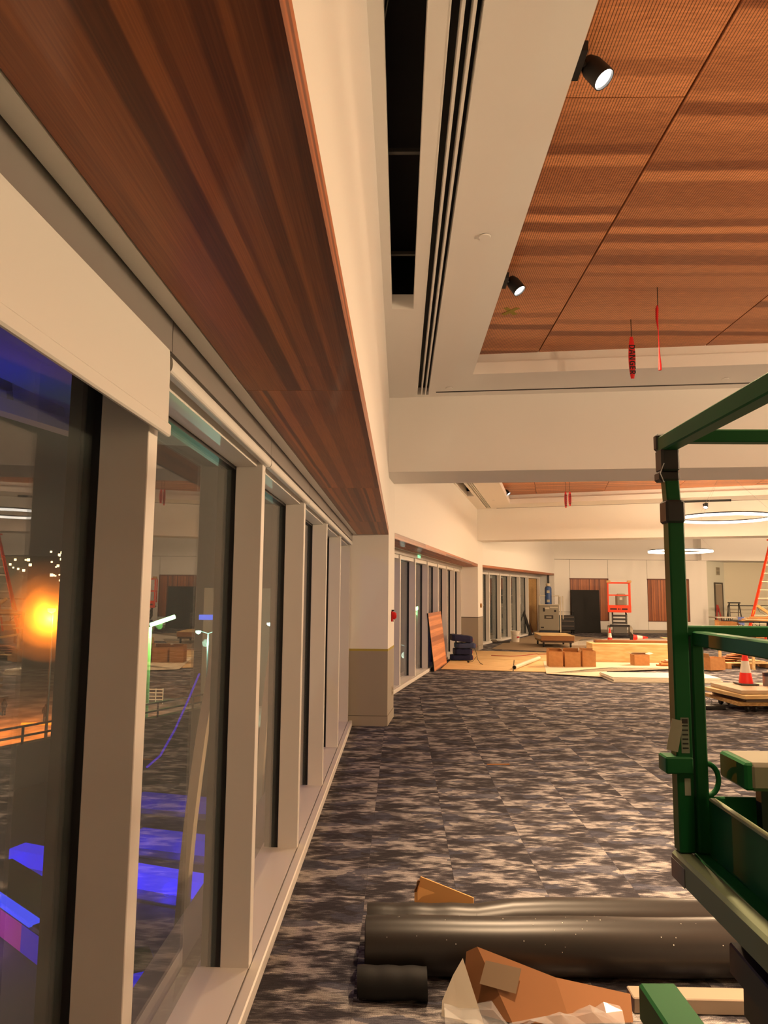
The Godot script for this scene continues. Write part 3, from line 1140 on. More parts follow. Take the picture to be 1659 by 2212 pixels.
	cbox(s, Vector3(1.02, 0.22, -2.05), Vector3(0.5, 0.3, 0.4), 0.03)
	obj("battery_box", s, M.black, t)
	for x in [0.86, 1.46]:
		for zz in [-1.78, -0.1]:
			s = S()
			var wb := Basis(Vector3.BACK, PI / 2)
			lathe(s, [Vector2(0.0, -0.06), Vector2(0.13, -0.06), Vector2(0.16, -0.045), Vector2(0.165, 0.0), Vector2(0.16, 0.045), Vector2(0.13, 0.06), Vector2(0.0, 0.06)], 28, Vector3(x, 0.165, zz), wb)
			obj("wheel", s, M.black, t)

# ---------------------------------------------------------------- rolls of underlay and scraps
func roll(called: String, label: String, a: Vector3, b: Vector3, r: float, m: Material, spiral := 5) -> Node3D:
	var t := thing(called, label, "roll", Vector3(a.x, 0, a.z), 0.0, "rolls of black underlay")
	var o := t.position
	var s := S()
	var d := b - a
	var path := []
	for i in 15:
		path.append(a - o + d * i / 14.0 + Vector3(0, 0.002 * sin(i * 1.3), 0))
	tube(s, path, r, 36)
	obj("rolled_sheet", s, m, t)
	s = S()
	# the wound edge at the end
	var dir := d.normalized()
	var y := Vector3.UP
	var x := dir.cross(y).normalized()
	y = x.cross(dir)
	var sp := []
	for i in spiral * 18:
		var w := TAU * i / 18.0
		var rr := r * (0.2 + 0.76 * i / (spiral * 18.0))
		sp.append(a - o - dir * 0.001 + x * cos(w) * rr + y * sin(w) * rr)
	tube(s, sp, 0.003, 5)
	obj("wound_edge", s, M.black, t)
	return t

func build_rolls() -> void:
	var rub := StandardMaterial3D.new()
	rub.albedo_texture = ImageTexture.create_from_image(mottled(Color(0.145, 0.135, 0.13), Color(0.195, 0.18, 0.17), 0.4, 31, 1))
	rub.uv1_scale = Vector3(6, 0.8, 1)
	rub.roughness = 0.36
	var front := roll("underlay_roll", "thick black rubber underlay roll lying in front of the thinner one", Vector3(-0.14, 0.119, -3.27), Vector3(1.95, 0.119, -3.33), 0.115, rub)
	var back := roll("underlay_roll", "thinner black underlay roll lying behind the thick one", Vector3(-0.14, 0.101, -3.49), Vector3(0.36, 0.101, -3.50), 0.097, rub)
	var s := S()
	var path := []
	var rr := []
	for i in 10:
		var f := i / 9.0
		path.append(Vector3(0.5 + 1.58 * f, 0.100 + 0.012 * minf(f * 8, 1.0), -0.012 - 0.02 * minf(f * 6, 1.0) - 0.045 * f))
		rr.append(0.094 + 0.012 * minf(f * 7.0, 1.0))
	tube(s, path, rr, 32)
	obj("loose_sheet", s, rub, back)
	# bright specks of dust and chips stuck on the rolls
	s = S()
	var r2 := RandomNumberGenerator.new()
	r2.seed = 5
	for i in 46:
		var w := r2.randf_range(0.2, 1.9)
		var x := r2.randf_range(0.0, 2.0)
		var c := Vector3(x, 0.119 + 0.1162 * sin(w), -0.0287 * x + 0.1162 * cos(w))
		box(s, c, Vector3(0.002, 0.001, 0.0025) * r2.randf_range(0.6, 1.8), Basis(Vector3.RIGHT, PI / 2 - w))
	var sp := obj("dust_specks", s, mat(Color(0.9, 0.88, 0.84), 0.5), front)
	sp.set_meta("kind", "stuff")
	# short thin black roll before the thick one
	roll("underlay_roll", "short thin black roll in front of the thick underlay roll", Vector3(-0.16, 0.064, -3.085), Vector3(0.12, 0.064, -3.085), 0.06, M.black, 3)
	# orange-brown cardboard scrap behind
	var cs := thing("cardboard_scrap", "small torn cardboard wedge standing behind the underlay rolls", "cardboard", Vector3(0.245, 0, -3.68))
	s = S()
	var L := [Vector3(-0.165, 0.004, -0.02), Vector3(0.125, 0.004, 0.04), Vector3(0.12, 0.17, 0.035), Vector3(-0.135, 0.235, -0.04), Vector3(-0.165, 0.17, -0.03)]
	face(s, [L[0], L[1], L[2], L[3], L[4]])
	var O := Vector3(0.002, 0, -0.006)
	face(s, [L[4] + O, L[3] + O, L[2] + O, L[1] + O, L[0] + O])
	for i in 5:
		var j := (i + 1) % 5
		face(s, [L[j], L[i], L[i] + O, L[j] + O])
	obj("flap", s, mat(Color(0.98, 0.74, 0.46), 0.85), cs)
	s = S()
	for i in 9:
		box(s, Vector3(-0.160 + 0.002 * i, 0.17 + 0.006 * i, -0.032), Vector3(0.012, 0.006, 0.012), Basis(Vector3.BACK, 0.4 * i))
	obj("torn_edge", s, mat(Color(0.42, 0.27, 0.15), 0.9), cs)
	# torn carton with clear plastic in front
	var ct := thing("torn_carton", "torn flattened brown carton with clear plastic before the underlay rolls", "carton", Vector3(0.46, 0, -3.02))
	s = S()
	var P := [Vector3(-0.21, 0.02, 0.03), Vector3(-0.185, 0.21, -0.02), Vector3(-0.14, 0.225, -0.03), Vector3(0.17, 0.12, -0.02), Vector3(0.46, 0.075, 0.0), Vector3(0.44, 0.02, 0.09), Vector3(0.2, 0.015, 0.10), Vector3(-0.02, 0.012, 0.10)]
	face(s, [P[0], P[7], P[2], P[1]])
	face(s, [P[7], P[6], P[3], P[2]])
	face(s, [P[6], P[5], P[4], P[3]])
	# back side so that it has depth
	var Q := [Vector3(-0.19, 0.005, -0.05), Vector3(0.17, 0.005, -0.06), Vector3(0.46, 0.005, -0.03)]
	face(s, [P[1], P[2], Q[1], Q[0]])
	face(s, [P[2], P[3], Q[2], Q[1]])
	face(s, [P[3], P[4], P[4] - Vector3(0, 0.06, 0), Q[2]])
	obj("carton_side", s, mat(Color(0.54, 0.36, 0.21), 0.85), ct)
	s = S()
	face(s, [Vector3(-0.14, 0.125, 0.048), Vector3(0.0, 0.095, 0.056), Vector3(0.03, 0.165, 0.01), Vector3(-0.11, 0.19, 0.004)])
	obj("pasted_label", s, mat(Color(0.50, 0.42, 0.33), 0.7), ct)
	s = S()
	var Wp := [Vector3(-0.285, 0.05, 0.03), Vector3(-0.24, 0.13, 0.0), Vector3(-0.20, 0.19, -0.01), Vector3(-0.13, 0.01, 0.11), Vector3(-0.22, 0.005, 0.09), Vector3(-0.29, 0.01, 0.06)]
	face(s, [Wp[0], Wp[5], Wp[4], Wp[1]])
	face(s, [Wp[1], Wp[4], Wp[3], Wp[2]])
	obj("white_lining", s, mat(Color(0.80, 0.76, 0.68), 0.6), ct)
	s = S()
	var rp := RandomNumberGenerator.new()
	rp.seed = 12
	var grid := []
	for i in 12:
		var row := []
		for j in 5:
			row.append(Vector3(-0.28 + 0.062 * i, 0.02 + 0.05 * sin(j * 1.1 + i * 0.7) * 0.5 + rp.randf_range(0.0, 0.035), 0.05 + 0.035 * j))
		grid.append(row)
	for i in 11:
		for j in 4:
			face(s, [grid[i][j], grid[i][j + 1], grid[i + 1][j + 1]])
			face(s, [grid[i][j], grid[i + 1][j + 1], grid[i + 1][j]])
	obj("clear_plastic", s, M.plastic, ct)
	# pale tube on the floor
	var pt := thing("packing_strip", "pale long packing strip lying before the underlay rolls", "packing", Vector3(1.16, 0, -3.09))
	s = S()
	cbox(s, Vector3(0.13, 0.034, 0.03), Vector3(0.72, 0.058, 0.09), 0.004)
	obj("channel", s, mat(Color(0.62, 0.55, 0.47), 0.7), pt)

# ---------------------------------------------------------------- middle of the hall
func slab(called: String, label: String, cat: String, poly: Array, y0: float, y1: float, m: Material, group := "") -> MeshInstance3D:
	var c := Vector2.ZERO
	for p in poly:
		c += p / poly.size()
	var s := S()
	prism(s, poly.map(func(p): return p - c), 0.0, y1 - y0)
	var o := obj(called, s, m)
	o.position = Vector3(c.x, y0, c.y)
	tag(o, label, cat, group)
	return o

func carton(called: String, label: String, at: Vector3, turn: float, d: Vector3, flaps: Array, group := "", top := Color(0.70, 0.52, 0.33)) -> Node3D:
	var t := thing(called, label, "box", at, turn, group)
	var s := S()
	var h := d * 0.5
	var k := 0.006
	for q in [[Vector3(0, h.y, h.z), Vector3(d.x, d.y, k)], [Vector3(0, h.y, -h.z), Vector3(d.x, d.y, k)], [Vector3(h.x, h.y, 0), Vector3(k, d.y, d.z)], [Vector3(-h.x, h.y, 0), Vector3(k, d.y, d.z)], [Vector3(0, k, 0), Vector3(d.x, k, d.z)]]:
		box(s, q[0], q[1])
	obj("carton_body", s, M.card, t)
	for f in flaps:   # [side, angle, length]
		s = S()
		var ang: float = f[1]
		var l: float = f[2]
		var b := Basis()
		var o := Vector3.ZERO
		var w := d.x
		match f[0]:
			0:
				b = Basis(Vector3.RIGHT, -ang)
				o = Vector3(0, d.y, h.z)
				box(s, o + b * Vector3(0, l / 2, 0), Vector3(d.x, l, 0.005), b)
			1:
				b = Basis(Vector3.RIGHT, ang)
				o = Vector3(0, d.y, -h.z)
				box(s, o + b * Vector3(0, l / 2, 0), Vector3(d.x, l, 0.005), b)
			2:
				b = Basis(Vector3.BACK, -ang)
				o = Vector3(h.x, d.y, 0)
				box(s, o + b * Vector3(0, l / 2, 0), Vector3(0.005, l, d.z), b)
			3:
				b = Basis(Vector3.BACK, ang)
				o = Vector3(-h.x, d.y, 0)
				box(s, o + b * Vector3(0, l / 2, 0), Vector3(0.005, l, d.z), b)
		obj("flap", s, mat(top, 0.85), t)
	return t

func cone(label: String, at: Vector3, b := Basis(), h := 0.70) -> Node3D:
	var t := thing("traffic_cone", label, "cone", at, 0.0, "orange traffic cones")
	t.basis = b
	var k := h / 0.70
	var s := S()
	cbox(s, Vector3(0, 0.015, 0), Vector3(0.36, 0.03, 0.36) * k, 0.008)
	obj("base_plate", s, mat(Color(0.24, 0.22, 0.20), 0.7), t)
	var red := mat(Color(0.95, 0.17, 0.11), 0.5)
	for q in [[0.03, 0.24, red, "cone_skirt"], [0.24, 0.47, mat(Color(0.88, 0.86, 0.82), 0.4), "reflective_band"], [0.47, 0.70, red, "cone_tip"]]:
		s = S()
		var r0: float = lerpf(0.135, 0.03, (q[0] - 0.03) / 0.67)
		var r1: float = lerpf(0.135, 0.03, (q[1] - 0.03) / 0.67)
		var pr := [Vector2(r0 * k, q[0] * k), Vector2(r1 * k, q[1] * k)]
		if q[3] == "cone_tip":
			pr.append(Vector2(0.0, 0.705 * k))
		lathe(s, pr, 24, Vector3.ZERO)
		obj(q[3], s, q[2], t)
	return t

func build_middle() -> void:
	# protection boards on the carpet
	slab("floor_board", "plywood protection sheet in front of the navy blankets", "plywood sheet", [Vector2(0.88, -15.35), Vector2(2.35, -15.10), Vector2(2.75, -17.5), Vector2(1.30, -17.75)], 0.004, 0.018, M.ply, "plywood sheets laid over the carpet")
	slab("floor_board", "plywood protection sheet under the white pipe", "plywood sheet", [Vector2(2.37, -15.10), Vector2(3.95, -14.85), Vector2(4.32, -17.25), Vector2(2.77, -17.5)], 0.004, 0.017, M.ply, "plywood sheets laid over the carpet")
	slab("floor_board", "plywood protection sheet before the second white pier", "plywood sheet", [Vector2(1.42, -17.78), Vector2(4.38, -17.28), Vector2(4.75, -19.6), Vector2(2.05, -20.1)], 0.004, 0.019, M.ply, "plywood sheets laid over the carpet")
	slab("floor_paper", "brown building paper along the windows of the far bay", "floor paper", [Vector2(2.65, -20.9), Vector2(4.7, -19.9), Vector2(7.4, -26.0), Vector2(5.6, -29.0), Vector2(3.4, -23.5)], 0.004, 0.010, mat(Color(0.60, 0.52, 0.42), 0.85))
	slab("floor_paper", "pale building paper before the orange lift", "floor paper", [Vector2(5.2, -22.5), Vector2(10.5, -23.6), Vector2(10.8, -26.6), Vector2(6.6, -26.0)], 0.004, 0.010, mat(Color(0.80, 0.76, 0.70), 0.85))
	slab("floor_paper", "pale building paper beside the wheeled dolly", "floor paper", [Vector2(4.6, -18.9), Vector2(6.6, -19.2), Vector2(6.3, -21.8), Vector2(5.0, -21.5)], 0.004, 0.011, mat(Color(0.78, 0.74, 0.66), 0.85))
	slab("floor_paper", "cream cardboard sheet under the three cartons", "floor paper", [Vector2(2.95, -14.62), Vector2(4.1, -14.1), Vector2(4.45, -15.9), Vector2(6.8, -16.1), Vector2(6.9, -17.4), Vector2(3.4, -17.2)], 0.0195, 0.0245, mat(Color(0.82, 0.77, 0.66), 0.8))
	var st := thing("board_stack", "low stack of long white boards lying before the plywood crate", "board stack", Vector3(4.95, 0, -13.95), 0.0)
	for k in 4:
		var s := S()
		cbox(s, Vector3(0.02 * (k % 2), 0.012 + 0.022 * k, -0.02 * k), Vector3(2.0, 0.02, 0.95 - 0.03 * k), 0.002)
		obj("white_board", s, mat(Color(0.88, 0.85, 0.78), 0.6), st)
	# three open cartons
	carton("carton", "plain brown carton with open top, farthest from the plywood crate", Vector3(3.43, 0.0245, -16.08), -0.04, Vector3(0.30, 0.33, 0.30), [[0, 2.9, 0.0], [1, 0.35, 0.06], [3, -0.3, 0.05], [2, -0.2, 0.05]], "open brown cartons in a row")
	carton("carton", "brown carton with bent top flaps in the middle of the row", Vector3(3.80, 0.0245, -16.06), -0.06, Vector3(0.33, 0.32, 0.28), [[0, 1.9, 0.10], [1, 0.6, 0.09], [2, 0.7, 0.06]], "open brown cartons in a row")
	carton("carton", "plain brown carton touching the end of the plywood crate", Vector3(4.18, 0.0245, -16.16), -0.03, Vector3(0.29, 0.34, 0.28), [[1, 0.3, 0.05], [3, 0.1, 0.06]], "open brown cartons in a row")
	# long plywood crate
	var cr := thing("plywood_crate", "long low crate of pale plywood standing behind the cartons", "crate", Vector3(5.78, 0, -17.45), -0.03)
	var s := S()
	cbox(s, Vector3(0, 0.22, 0.30), Vector3(2.42, 0.42, 0.02), 0.002)
	obj("side_panel", s, M.ply, cr)
	s = S()
	cbox(s, Vector3(0, 0.22, -0.30), Vector3(2.42, 0.42, 0.02), 0.002)
	obj("side_panel", s, M.ply, cr)
	for x in [-1.2, 1.2]:
		s = S()
		cbox(s, Vector3(x, 0.22, 0), Vector3(0.02, 0.42, 0.58), 0.002)
		obj("end_panel", s, M.ply, cr)
	s = S()
	cbox(s, Vector3(0, 0.44, 0), Vector3(2.42, 0.02, 0.62), 0.002)
	obj("lid", s, M.ply, cr)
	var bd := thing("plank", "brown board lying on the lid of the plywood crate", "plank", Vector3(5.6, 0.451, -17.6), -0.02)
	s = S()
	cbox(s, Vector3(0, 0.03, 0), Vector3(1.75, 0.06, 0.18), 0.003)
	obj("board", s, mat(Color(0.52, 0.33, 0.18), 0.7), bd)
	# small box with pale flaps
	carton("carton", "small printed carton with raised pale flaps before the plywood crate", Vector3(5.46, 0.0245, -16.55), 0.05, Vector3(0.34, 0.24, 0.26), [[0, 1.75, 0.07], [1, 1.2, 0.10], [2, 1.25, 0.10], [3, 1.25, 0.10]], "", Color(0.86, 0.82, 0.74))
	for q in [[-0.08, 0.13], [0.0, 0.10], [-0.02, 0.07]]:
		pass
	for k in 4:
		var t := thing("plank", ["lowest orange-brown", "second orange-brown", "third orange-brown", "topmost whitish"][k] + " offcut plank stacked beside the plywood crate", "plank", Vector3(6.25 + 0.03 * k, 0.0245 + 0.036 * k, -16.35 - 0.02 * k), 0.1 * (k % 2) - 0.04, "offcut planks beside the crate")
		s = S()
		cbox(s, Vector3(0, 0.0175, 0), Vector3(0.95 - 0.07 * k, 0.034, 0.12), 0.002)
		obj("board", s, mat([Color(0.66, 0.42, 0.22), Color(0.78, 0.56, 0.33), Color(0.70, 0.46, 0.25), Color(0.86, 0.80, 0.70)][k], 0.75), t)
	# white pipe
	var pp := thing("white_pipe", "white plastic pipe lying on the plywood sheets", "pipe", Vector3(2.42, 0.018, -15.32), 0.0)
	s = S()
	tube(s, [Vector3(0, 0.046, 0), Vector3(0.95, 0.046, -2.25)], 0.045, 18)
	obj("pipe_wall", s, mat(Color(0.84, 0.80, 0.72), 0.45), pp)
	s = S()
	tube(s, [Vector3(-0.001, 0.046, 0.0025), Vector3(0.001, 0.046, -0.0025)], 0.037, 18)
	obj("open_end", s, M.black, pp)
	# wood ceiling panel leaning on the windows
	var lp := thing("wood_sheet", "slotted wood ceiling panel leaning against the second window bay", "wood panel", Vector3(0.72, 0, -14.95), 0.0)
	var a := deg_to_rad(12.0)
	var dirv := Vector3(sin(a), 0, -cos(a))
	var rn := Vector3(cos(a), 0, sin(a))
	var up := (Vector3.UP * 1.19 - rn * 0.14)
	var n := dirv.cross(up).normalized()
	if n.dot(rn) < 0:
		n = -n
	s = S()
	var W0 := 1.75
	var A := [Vector3.ZERO, dirv * W0, dirv * W0 + up, up]
	face(s, A, [Vector2(0.1, 0.3), Vector2(0.6, 0.3), Vector2(0.6, 1.3), Vector2(0.1, 1.3)])
	var B := A.map(func(p): return p - n * 0.028)
	obj("wood_face", s, M.ceilwood, lp)
	s = S()
	face(s, [B[3], B[2], B[1], B[0]])
	for i in 4:
		var j := (i + 1) % 4
		face(s, [B[i], B[j], A[j], A[i]])
	obj("black_backing", s, M.black, lp)
	# folded navy moving blankets
	var navy := mat(Color(0.11, 0.13, 0.28), 0.9)
	var red := mat(Color(0.62, 0.10, 0.10), 0.8)
	var y := 0.019
	var lab := ["navy moving blanket with red binding at the bottom of the pile", "folded navy moving blanket, second from the bottom of the pile", "grey-blue moving blanket, second from the top of the pile", "plump rolled navy moving blanket on top of the pile"]
	for k in 4:
		var hh: float = [0.13, 0.15, 0.13, 0.17][k]
		var x: float = [1.47, 1.50, 1.56, 1.46][k]
		var wd: float = [0.52, 0.42, 0.46, 0.50][k]
		var tilt: float = [0.0, 0.0, 0.0, -0.10][k]
		var t := thing("moving_blanket", lab[k], "blanket", Vector3(x, y, -17.35), 0.05 * k, "navy moving blankets in a pile")
		s = S()
		var m2: Material = mat(Color(0.20, 0.25, 0.40), 0.9) if k == 2 else navy
		# folded bundle: rounded section swept along x
		var secs := []
		for i in 9:
			var f := -1.0 + i / 4.0
			var e := sqrt(maxf(0.0, 1.0 - pow(absf(f), 6.0)))
			var ring := []
			for j in 16:
				var w := TAU * j / 16
				var cz := signf(cos(w)) * pow(absf(cos(w)), 0.22)
				var cy := signf(sin(w)) * pow(absf(sin(w)), 0.30)
				ring.append(Vector3(f * wd / 2, hh / 2 + cy * hh / 2 * (0.84 + 0.10 * e) + 0.005 * sin(i * 2.1 + j * 0.8 + k * 2.0) + tilt * f * wd * 0.5, cz * 0.22 * (0.85 + 0.15 * e)))
			secs.append(ring)
		for i in 8:
			for j in 16:
				var l := (j + 1) % 16
				face(s, [secs[i][j], secs[i][l], secs[i + 1][l], secs[i + 1][j]])
		var c0: Array = secs[8].duplicate()
		face(s, c0)
		var c1: Array = secs[0].duplicate()
		c1.reverse()
		face(s, c1)
		obj("folded_cloth", s, m2, t)
		s = S()
		var edge := []
		for j in 7:
			edge.append(Vector3(wd / 2 + 0.004, hh * (0.15 + 0.11 * j) + tilt * wd * 0.5, 0.17 - 0.03 * absf(j - 3.0)))
		tube(s, edge, 0.012, 6)
		obj("red_binding", s, red, t)
		y += hh + (0.02 if k == 2 else 0.0)
	# hose and cable
	var cb := thing("black_hose", "thin black cable trailing from the navy blankets onto the plywood", "cable", Vector3(1.75, 0.019, -17.0))
	s = S()
	tube(s, [Vector3(0.02, 0.30, -0.12), Vector3(0.05, 0.18, 0.04), Vector3(0.06, 0.06, 0.16), Vector3(0.09, 0.006, 0.45), Vector3(0.11, 0.006, 0.72)], 0.006, 6)
	obj("cord", s, M.dark, cb)
	s = S()
	cbox(s, Vector3(-0.17, 0.02, 0.3), Vector3(0.05, 0.035, 0.05), 0.006)
	tube(s, [Vector3(0.04, 0.12, 0.1), Vector3(-0.06, 0.02, 0.2), Vector3(-0.17, 0.012, 0.3)], 0.005, 6)
	obj("plug", s, M.black, cb)
	var rc := thing("red_cable", "red extension cable winding over the plywood before the bucket", "cable", Vector3(2.9, 0.0195, -18.6))
	s = S()
	var pa := []
	for i in 40:
		var f := i / 39.0
		pa.append(Vector3(-0.55 + 2.6 * f + 0.15 * sin(f * 19.0), 0.006, 0.35 * sin(f * 9.0) - 0.5 * f + 0.3 * cos(f * 23.0) * f))
	tube(s, pa, 0.009, 6)
	obj("cord", s, mat(Color(0.62, 0.12, 0.10), 0.6), rc)
	# bucket
	var bk := thing("plastic_bucket", "white plastic bucket beside the windows of the far bay", "bucket", Vector3(3.82, 0.010, -23.9))
	s = S()
	lathe(s, [Vector2(0.0, 0.0), Vector2(0.125, 0.0), Vector2(0.15, 0.33), Vector2(0.158, 0.33), Vector2(0.158, 0.36), Vector2(0.145, 0.36), Vector2(0.12, 0.03)], 24, Vector3.ZERO)
	var pail := obj("pail", s, mat(Color(0.88, 0.85, 0.80), 0.5), bk)
	s = S()
	var hd := []
	for i in 11:
		var w := PI * i / 10.0
		hd.append(Vector3(0.16 * cos(w), 0.34 - 0.12 * sin(w), 0.03 + 0.13 * sin(w)))
	tube(s, hd, 0.004, 5)
	obj("bail_handle", s, M.steel, bk)
	s = S()
	box(s, Vector3(0.07, 0.16, 0.13), Vector3(0.10, 0.05, 0.004), Basis(Vector3.UP, 0.5))
	obj("red_label", s, mat(Color(0.7, 0.12, 0.12), 0.6), pail)
	# coil of hose at the second pier
	var hc := thing("grey_tool_bag", "small heap of grey tools on the sill of the far bay", "tools", Vector3(3.05, 0.010, -23.4))
	s = S()
	cbox(s, Vector3(0, 0.05, 0), Vector3(0.20, 0.10, 0.14), 0.03)
	obj("bag", s, mat(Color(0.42, 0.38, 0.34), 0.8), hc)
	s = S()
	tube(s, [Vector3(0.1, 0.03, 0.05), Vector3(0.3, 0.03, 0.0), Vector3(0.5, 0.04, 0.08)], 0.03, 10)
	obj("drill_body", s, mat(Color(0.30, 0.28, 0.27), 0.6), hc)
	# wheeled dolly carrying plywood
	var dl := thing("wheeled_dolly", "low wheeled dolly carrying a plywood box top before the grey lift", "dolly", Vector3(4.75, 0, -22.35), -0.05)
	s = S()
	cbox(s, Vector3(0, 0.18, 0), Vector3(0.95, 0.05, 1.45), 0.004)
	obj("frame", s, mat(Color(0.30, 0.22, 0.17), 0.7), dl)
	s = S()
	cbox(s, Vector3(0, 0.28, 0), Vector3(0.98, 0.14, 1.5), 0.004)
	obj("plywood_load", s, mat(Color(0.60, 0.42, 0.26), 0.7), dl)
	s = S()
	cbox(s, Vector3(0, 0.358, 0), Vector3(1.0, 0.014, 1.52), 0.002)
	obj("plywood_top", s, M.ply, dl)
	for x in [-0.40, 0.40]:
		for z in [-0.62, 0.62]:
			s = S()
			lathe(s, [Vector2(0.0, -0.02), Vector2(0.05, -0.02), Vector2(0.06, 0.0), Vector2(0.05, 0.02), Vector2(0.0, 0.02)], 16, Vector3(x, 0.065, z), Basis(Vector3.BACK, PI / 2))
			box(s, Vector3(x, 0.13, z), Vector3(0.05, 0.06, 0.07))
			obj("caster", s, M.dark, dl)
	cone("upright orange traffic cone behind the plywood crate", Vector3(7.0, 0.010, -24.15), Basis(), 0.46)
	var cn := cone("tipped-over orange traffic cone near the orange lift", Vector3(7.75, 0.17, -24.3), Basis(Vector3.BACK, -PI / 2) * Basis(Vector3.UP, 0.3), 0.55)
	# dark scrap heap
	for k in 9:
		var t := thing("dark_offcut", ["bottom", "second lowest", "third lowest", "fourth lowest", "middle", "fourth from the top", "third from the top", "second from the top", "topmost"][k] + " dark flat offcut in the heap beside the orange lift", "offcut", Vector3(8.35 + 0.12 * (k % 3), 0.012 + 0.022 * k, -21.8 - 0.08 * (k % 4)), rng.randf_range(-0.35, 0.35), "dark offcuts in a heap")
		s = S()
		cbox(s, Vector3(0, 0.01, 0), Vector3(1.6 - 0.08 * k, 0.02, 0.55), 0.002)
		obj("sheet", s, mat(Color(0.10, 0.085, 0.08) if k % 3 else Color(0.20, 0.15, 0.12), 0.7), t)
	var tb := thing("plank", "pale board lying on top of the dark offcut heap", "plank", Vector3(8.6, 0.252, -22.0), -0.1)
	s = S()
	cbox(s, Vector3(0, 0.012, 0), Vector3(1.3, 0.02, 0.42), 0.002, Basis(Vector3.BACK, -0.06))
	obj("board", s, M.ply, tb)

# ---------------------------------------------------------------- things at the right, behind the green lift
func build_right_side() -> void:
	# low dolly with boards, nearest
	var d := thing("material_dolly", "flat dolly of stacked boards carrying the traffic cone and paint can", "dolly", Vector3(5.55, 0, -10.75), 0.12)
	var s: SurfaceTool
	for k in 4:
		s = S()
		var y := 0.10 + 0.055 * k
		cbox(s, Vector3(0.05 * (k % 2) - (0.10 if k > 1 else 0.0), y + 0.025, 0.02 * k), Vector3(1.75 - 0.06 * k, 0.05, 0.95 - 0.1 * (k % 2)), 0.003, Basis(Vector3.UP, 0.06 * (k % 3) - 0.05))
		obj("board", s, [M.osb, mat(Color(0.42, 0.35, 0.29), 0.8), M.ply, mat(Color(0.74, 0.66, 0.55), 0.75)][k], d)
	for x in [-0.72, -0.6, 0.55]:
		for z in [-0.3, 0.35]:
			s = S()
			lathe(s, [Vector2(0.0, -0.02), Vector2(0.04, -0.02), Vector2(0.05, 0.0), Vector2(0.04, 0.02), Vector2(0.0, 0.02)], 16, Vector3(x, 0.055, z), Basis(Vector3.BACK, PI / 2))
			obj("caster", s, M.dark, d)
	cone("traffic cone standing on the flat dolly next to the paint can", Vector3(5.13, 0.315, -10.85), Basis(), 0.52)
	var c := thing("paint_can", "paint-splashed metal can between traffic cone and black jacket", "paint can", Vector3(5.42, 0.315, -10.75))
	s = S()
	lathe(s, [Vector2(0.0, 0.0), Vector2(0.085, 0.0), Vector2(0.085, 0.19), Vector2(0.078, 0.195), Vector2(0.07, 0.18), Vector2(0.0, 0.17)], 22, Vector3.ZERO)
	var cbd := obj("can_body", s, mat(Color(0.50, 0.47, 0.46), 0.45, 0.3), c)
	s = S()
	lathe(s, [Vector2(0.0865, 0.14), Vector2(0.0865, 0.192)], 22, Vector3.ZERO)
	obj("dark_label", s, mat(Color(0.13, 0.12, 0.20), 0.5), cbd)
	s = S()
	cbox(s, Vector3(0.03, 0.22, 0.0), Vector3(0.06, 0.05, 0.05), 0.015)
	obj("rag", s, mat(Color(0.72, 0.66, 0.62), 0.9), c)
	# jacket: crumpled cloth
	var j := thing("black_jacket", "crumpled black jacket thrown on the flat dolly", "jacket", Vector3(5.85, 0.325, -10.7))
	s = S()
	var nz := FastNoiseLite.new()
	nz.seed = 4
	nz.frequency = 2.6
	var g := []
	for i in 21:
		var row := []
		for k in 15:
			var x := -0.32 + 0.032 * i
			var z := -0.24 + 0.034 * k
			var e := maxf(0.0, 1.0 - pow(x / 0.32, 2.0)) * maxf(0.0, 1.0 - pow(z / 0.25, 2.0))
			row.append(Vector3(x, 0.002 + sqrt(e) * (0.11 + 0.16 * nz.get_noise_2d(x * 2.0, z * 2.0) + 0.05 * absf(nz.get_noise_2d(x * 6.0, z * 6.0 + 9.0))) + 0.08 * e * (1.0 if x < 0.0 else 0.3), z))
		g.append(row)
	for i in 20:
		for k in 14:
			face(s, [g[i][k], g[i][k + 1], g[i + 1][k + 1], g[i + 1][k]])
	obj("cloth", s, mat(Color(0.05, 0.045, 0.055), 0.85), j)
	# small tool on the carpet before the dolly
	var tl := thing("dark_tray", "black tool tray with wire handle on the carpet by the flat dolly", "tray", Vector3(4.45, 0.004, -10.55), 0.1)
	s = S()
	cbox(s, Vector3(0, 0.03, 0), Vector3(0.42, 0.05, 0.16), 0.01)
	obj("tray", s, M.dark, tl)
	s = S()
	tube(s, [Vector3(-0.05, 0.05, 0), Vector3(-0.05, 0.13, 0), Vector3(0.0, 0.16, 0), Vector3(0.04, 0.12, 0), Vector3(0.03, 0.05, 0)], 0.005, 6)
	obj("wire_handle", s, M.steel, tl)
	# scraps behind: cardboard, pallet, carton with print
	carton("carton", "tilted brown carton with black print beside the white boards", Vector3(6.75, 0.0245, -15.75), 0.35, Vector3(0.40, 0.26, 0.30), [[3, 0.4, 0.10]], "")
	for k in 5:
		s = S()
		box(s, Vector3(6.72 + 0.012 * k, 0.06 + 0.035 * k, -15.55), Vector3(0.16, 0.008, 0.002), Basis(Vector3.UP, 0.35))
	var fr := thing("timber_easel", "upright pale timber frame beside the plywood crate", "frame", Vector3(7.12, 0, -15.98), 0.0)
	for q in [[Vector3(-0.1, 0.0, 0), Vector3(-0.1, 0.62, 0)], [Vector3(0.62, 0.0, 0), Vector3(0.62, 0.5, 0)], [Vector3(-0.1, 0.60, 0), Vector3(0.62, 0.48, 0)]]:
		bar(fr, "batten", q[0], q[1], 0.05, 0.05, M.ply)
	var pl := thing("wood_pallet", "low wooden pallet on the carpet behind the traffic cone", "pallet", Vector3(7.75, 0, -16.6), 0.05)
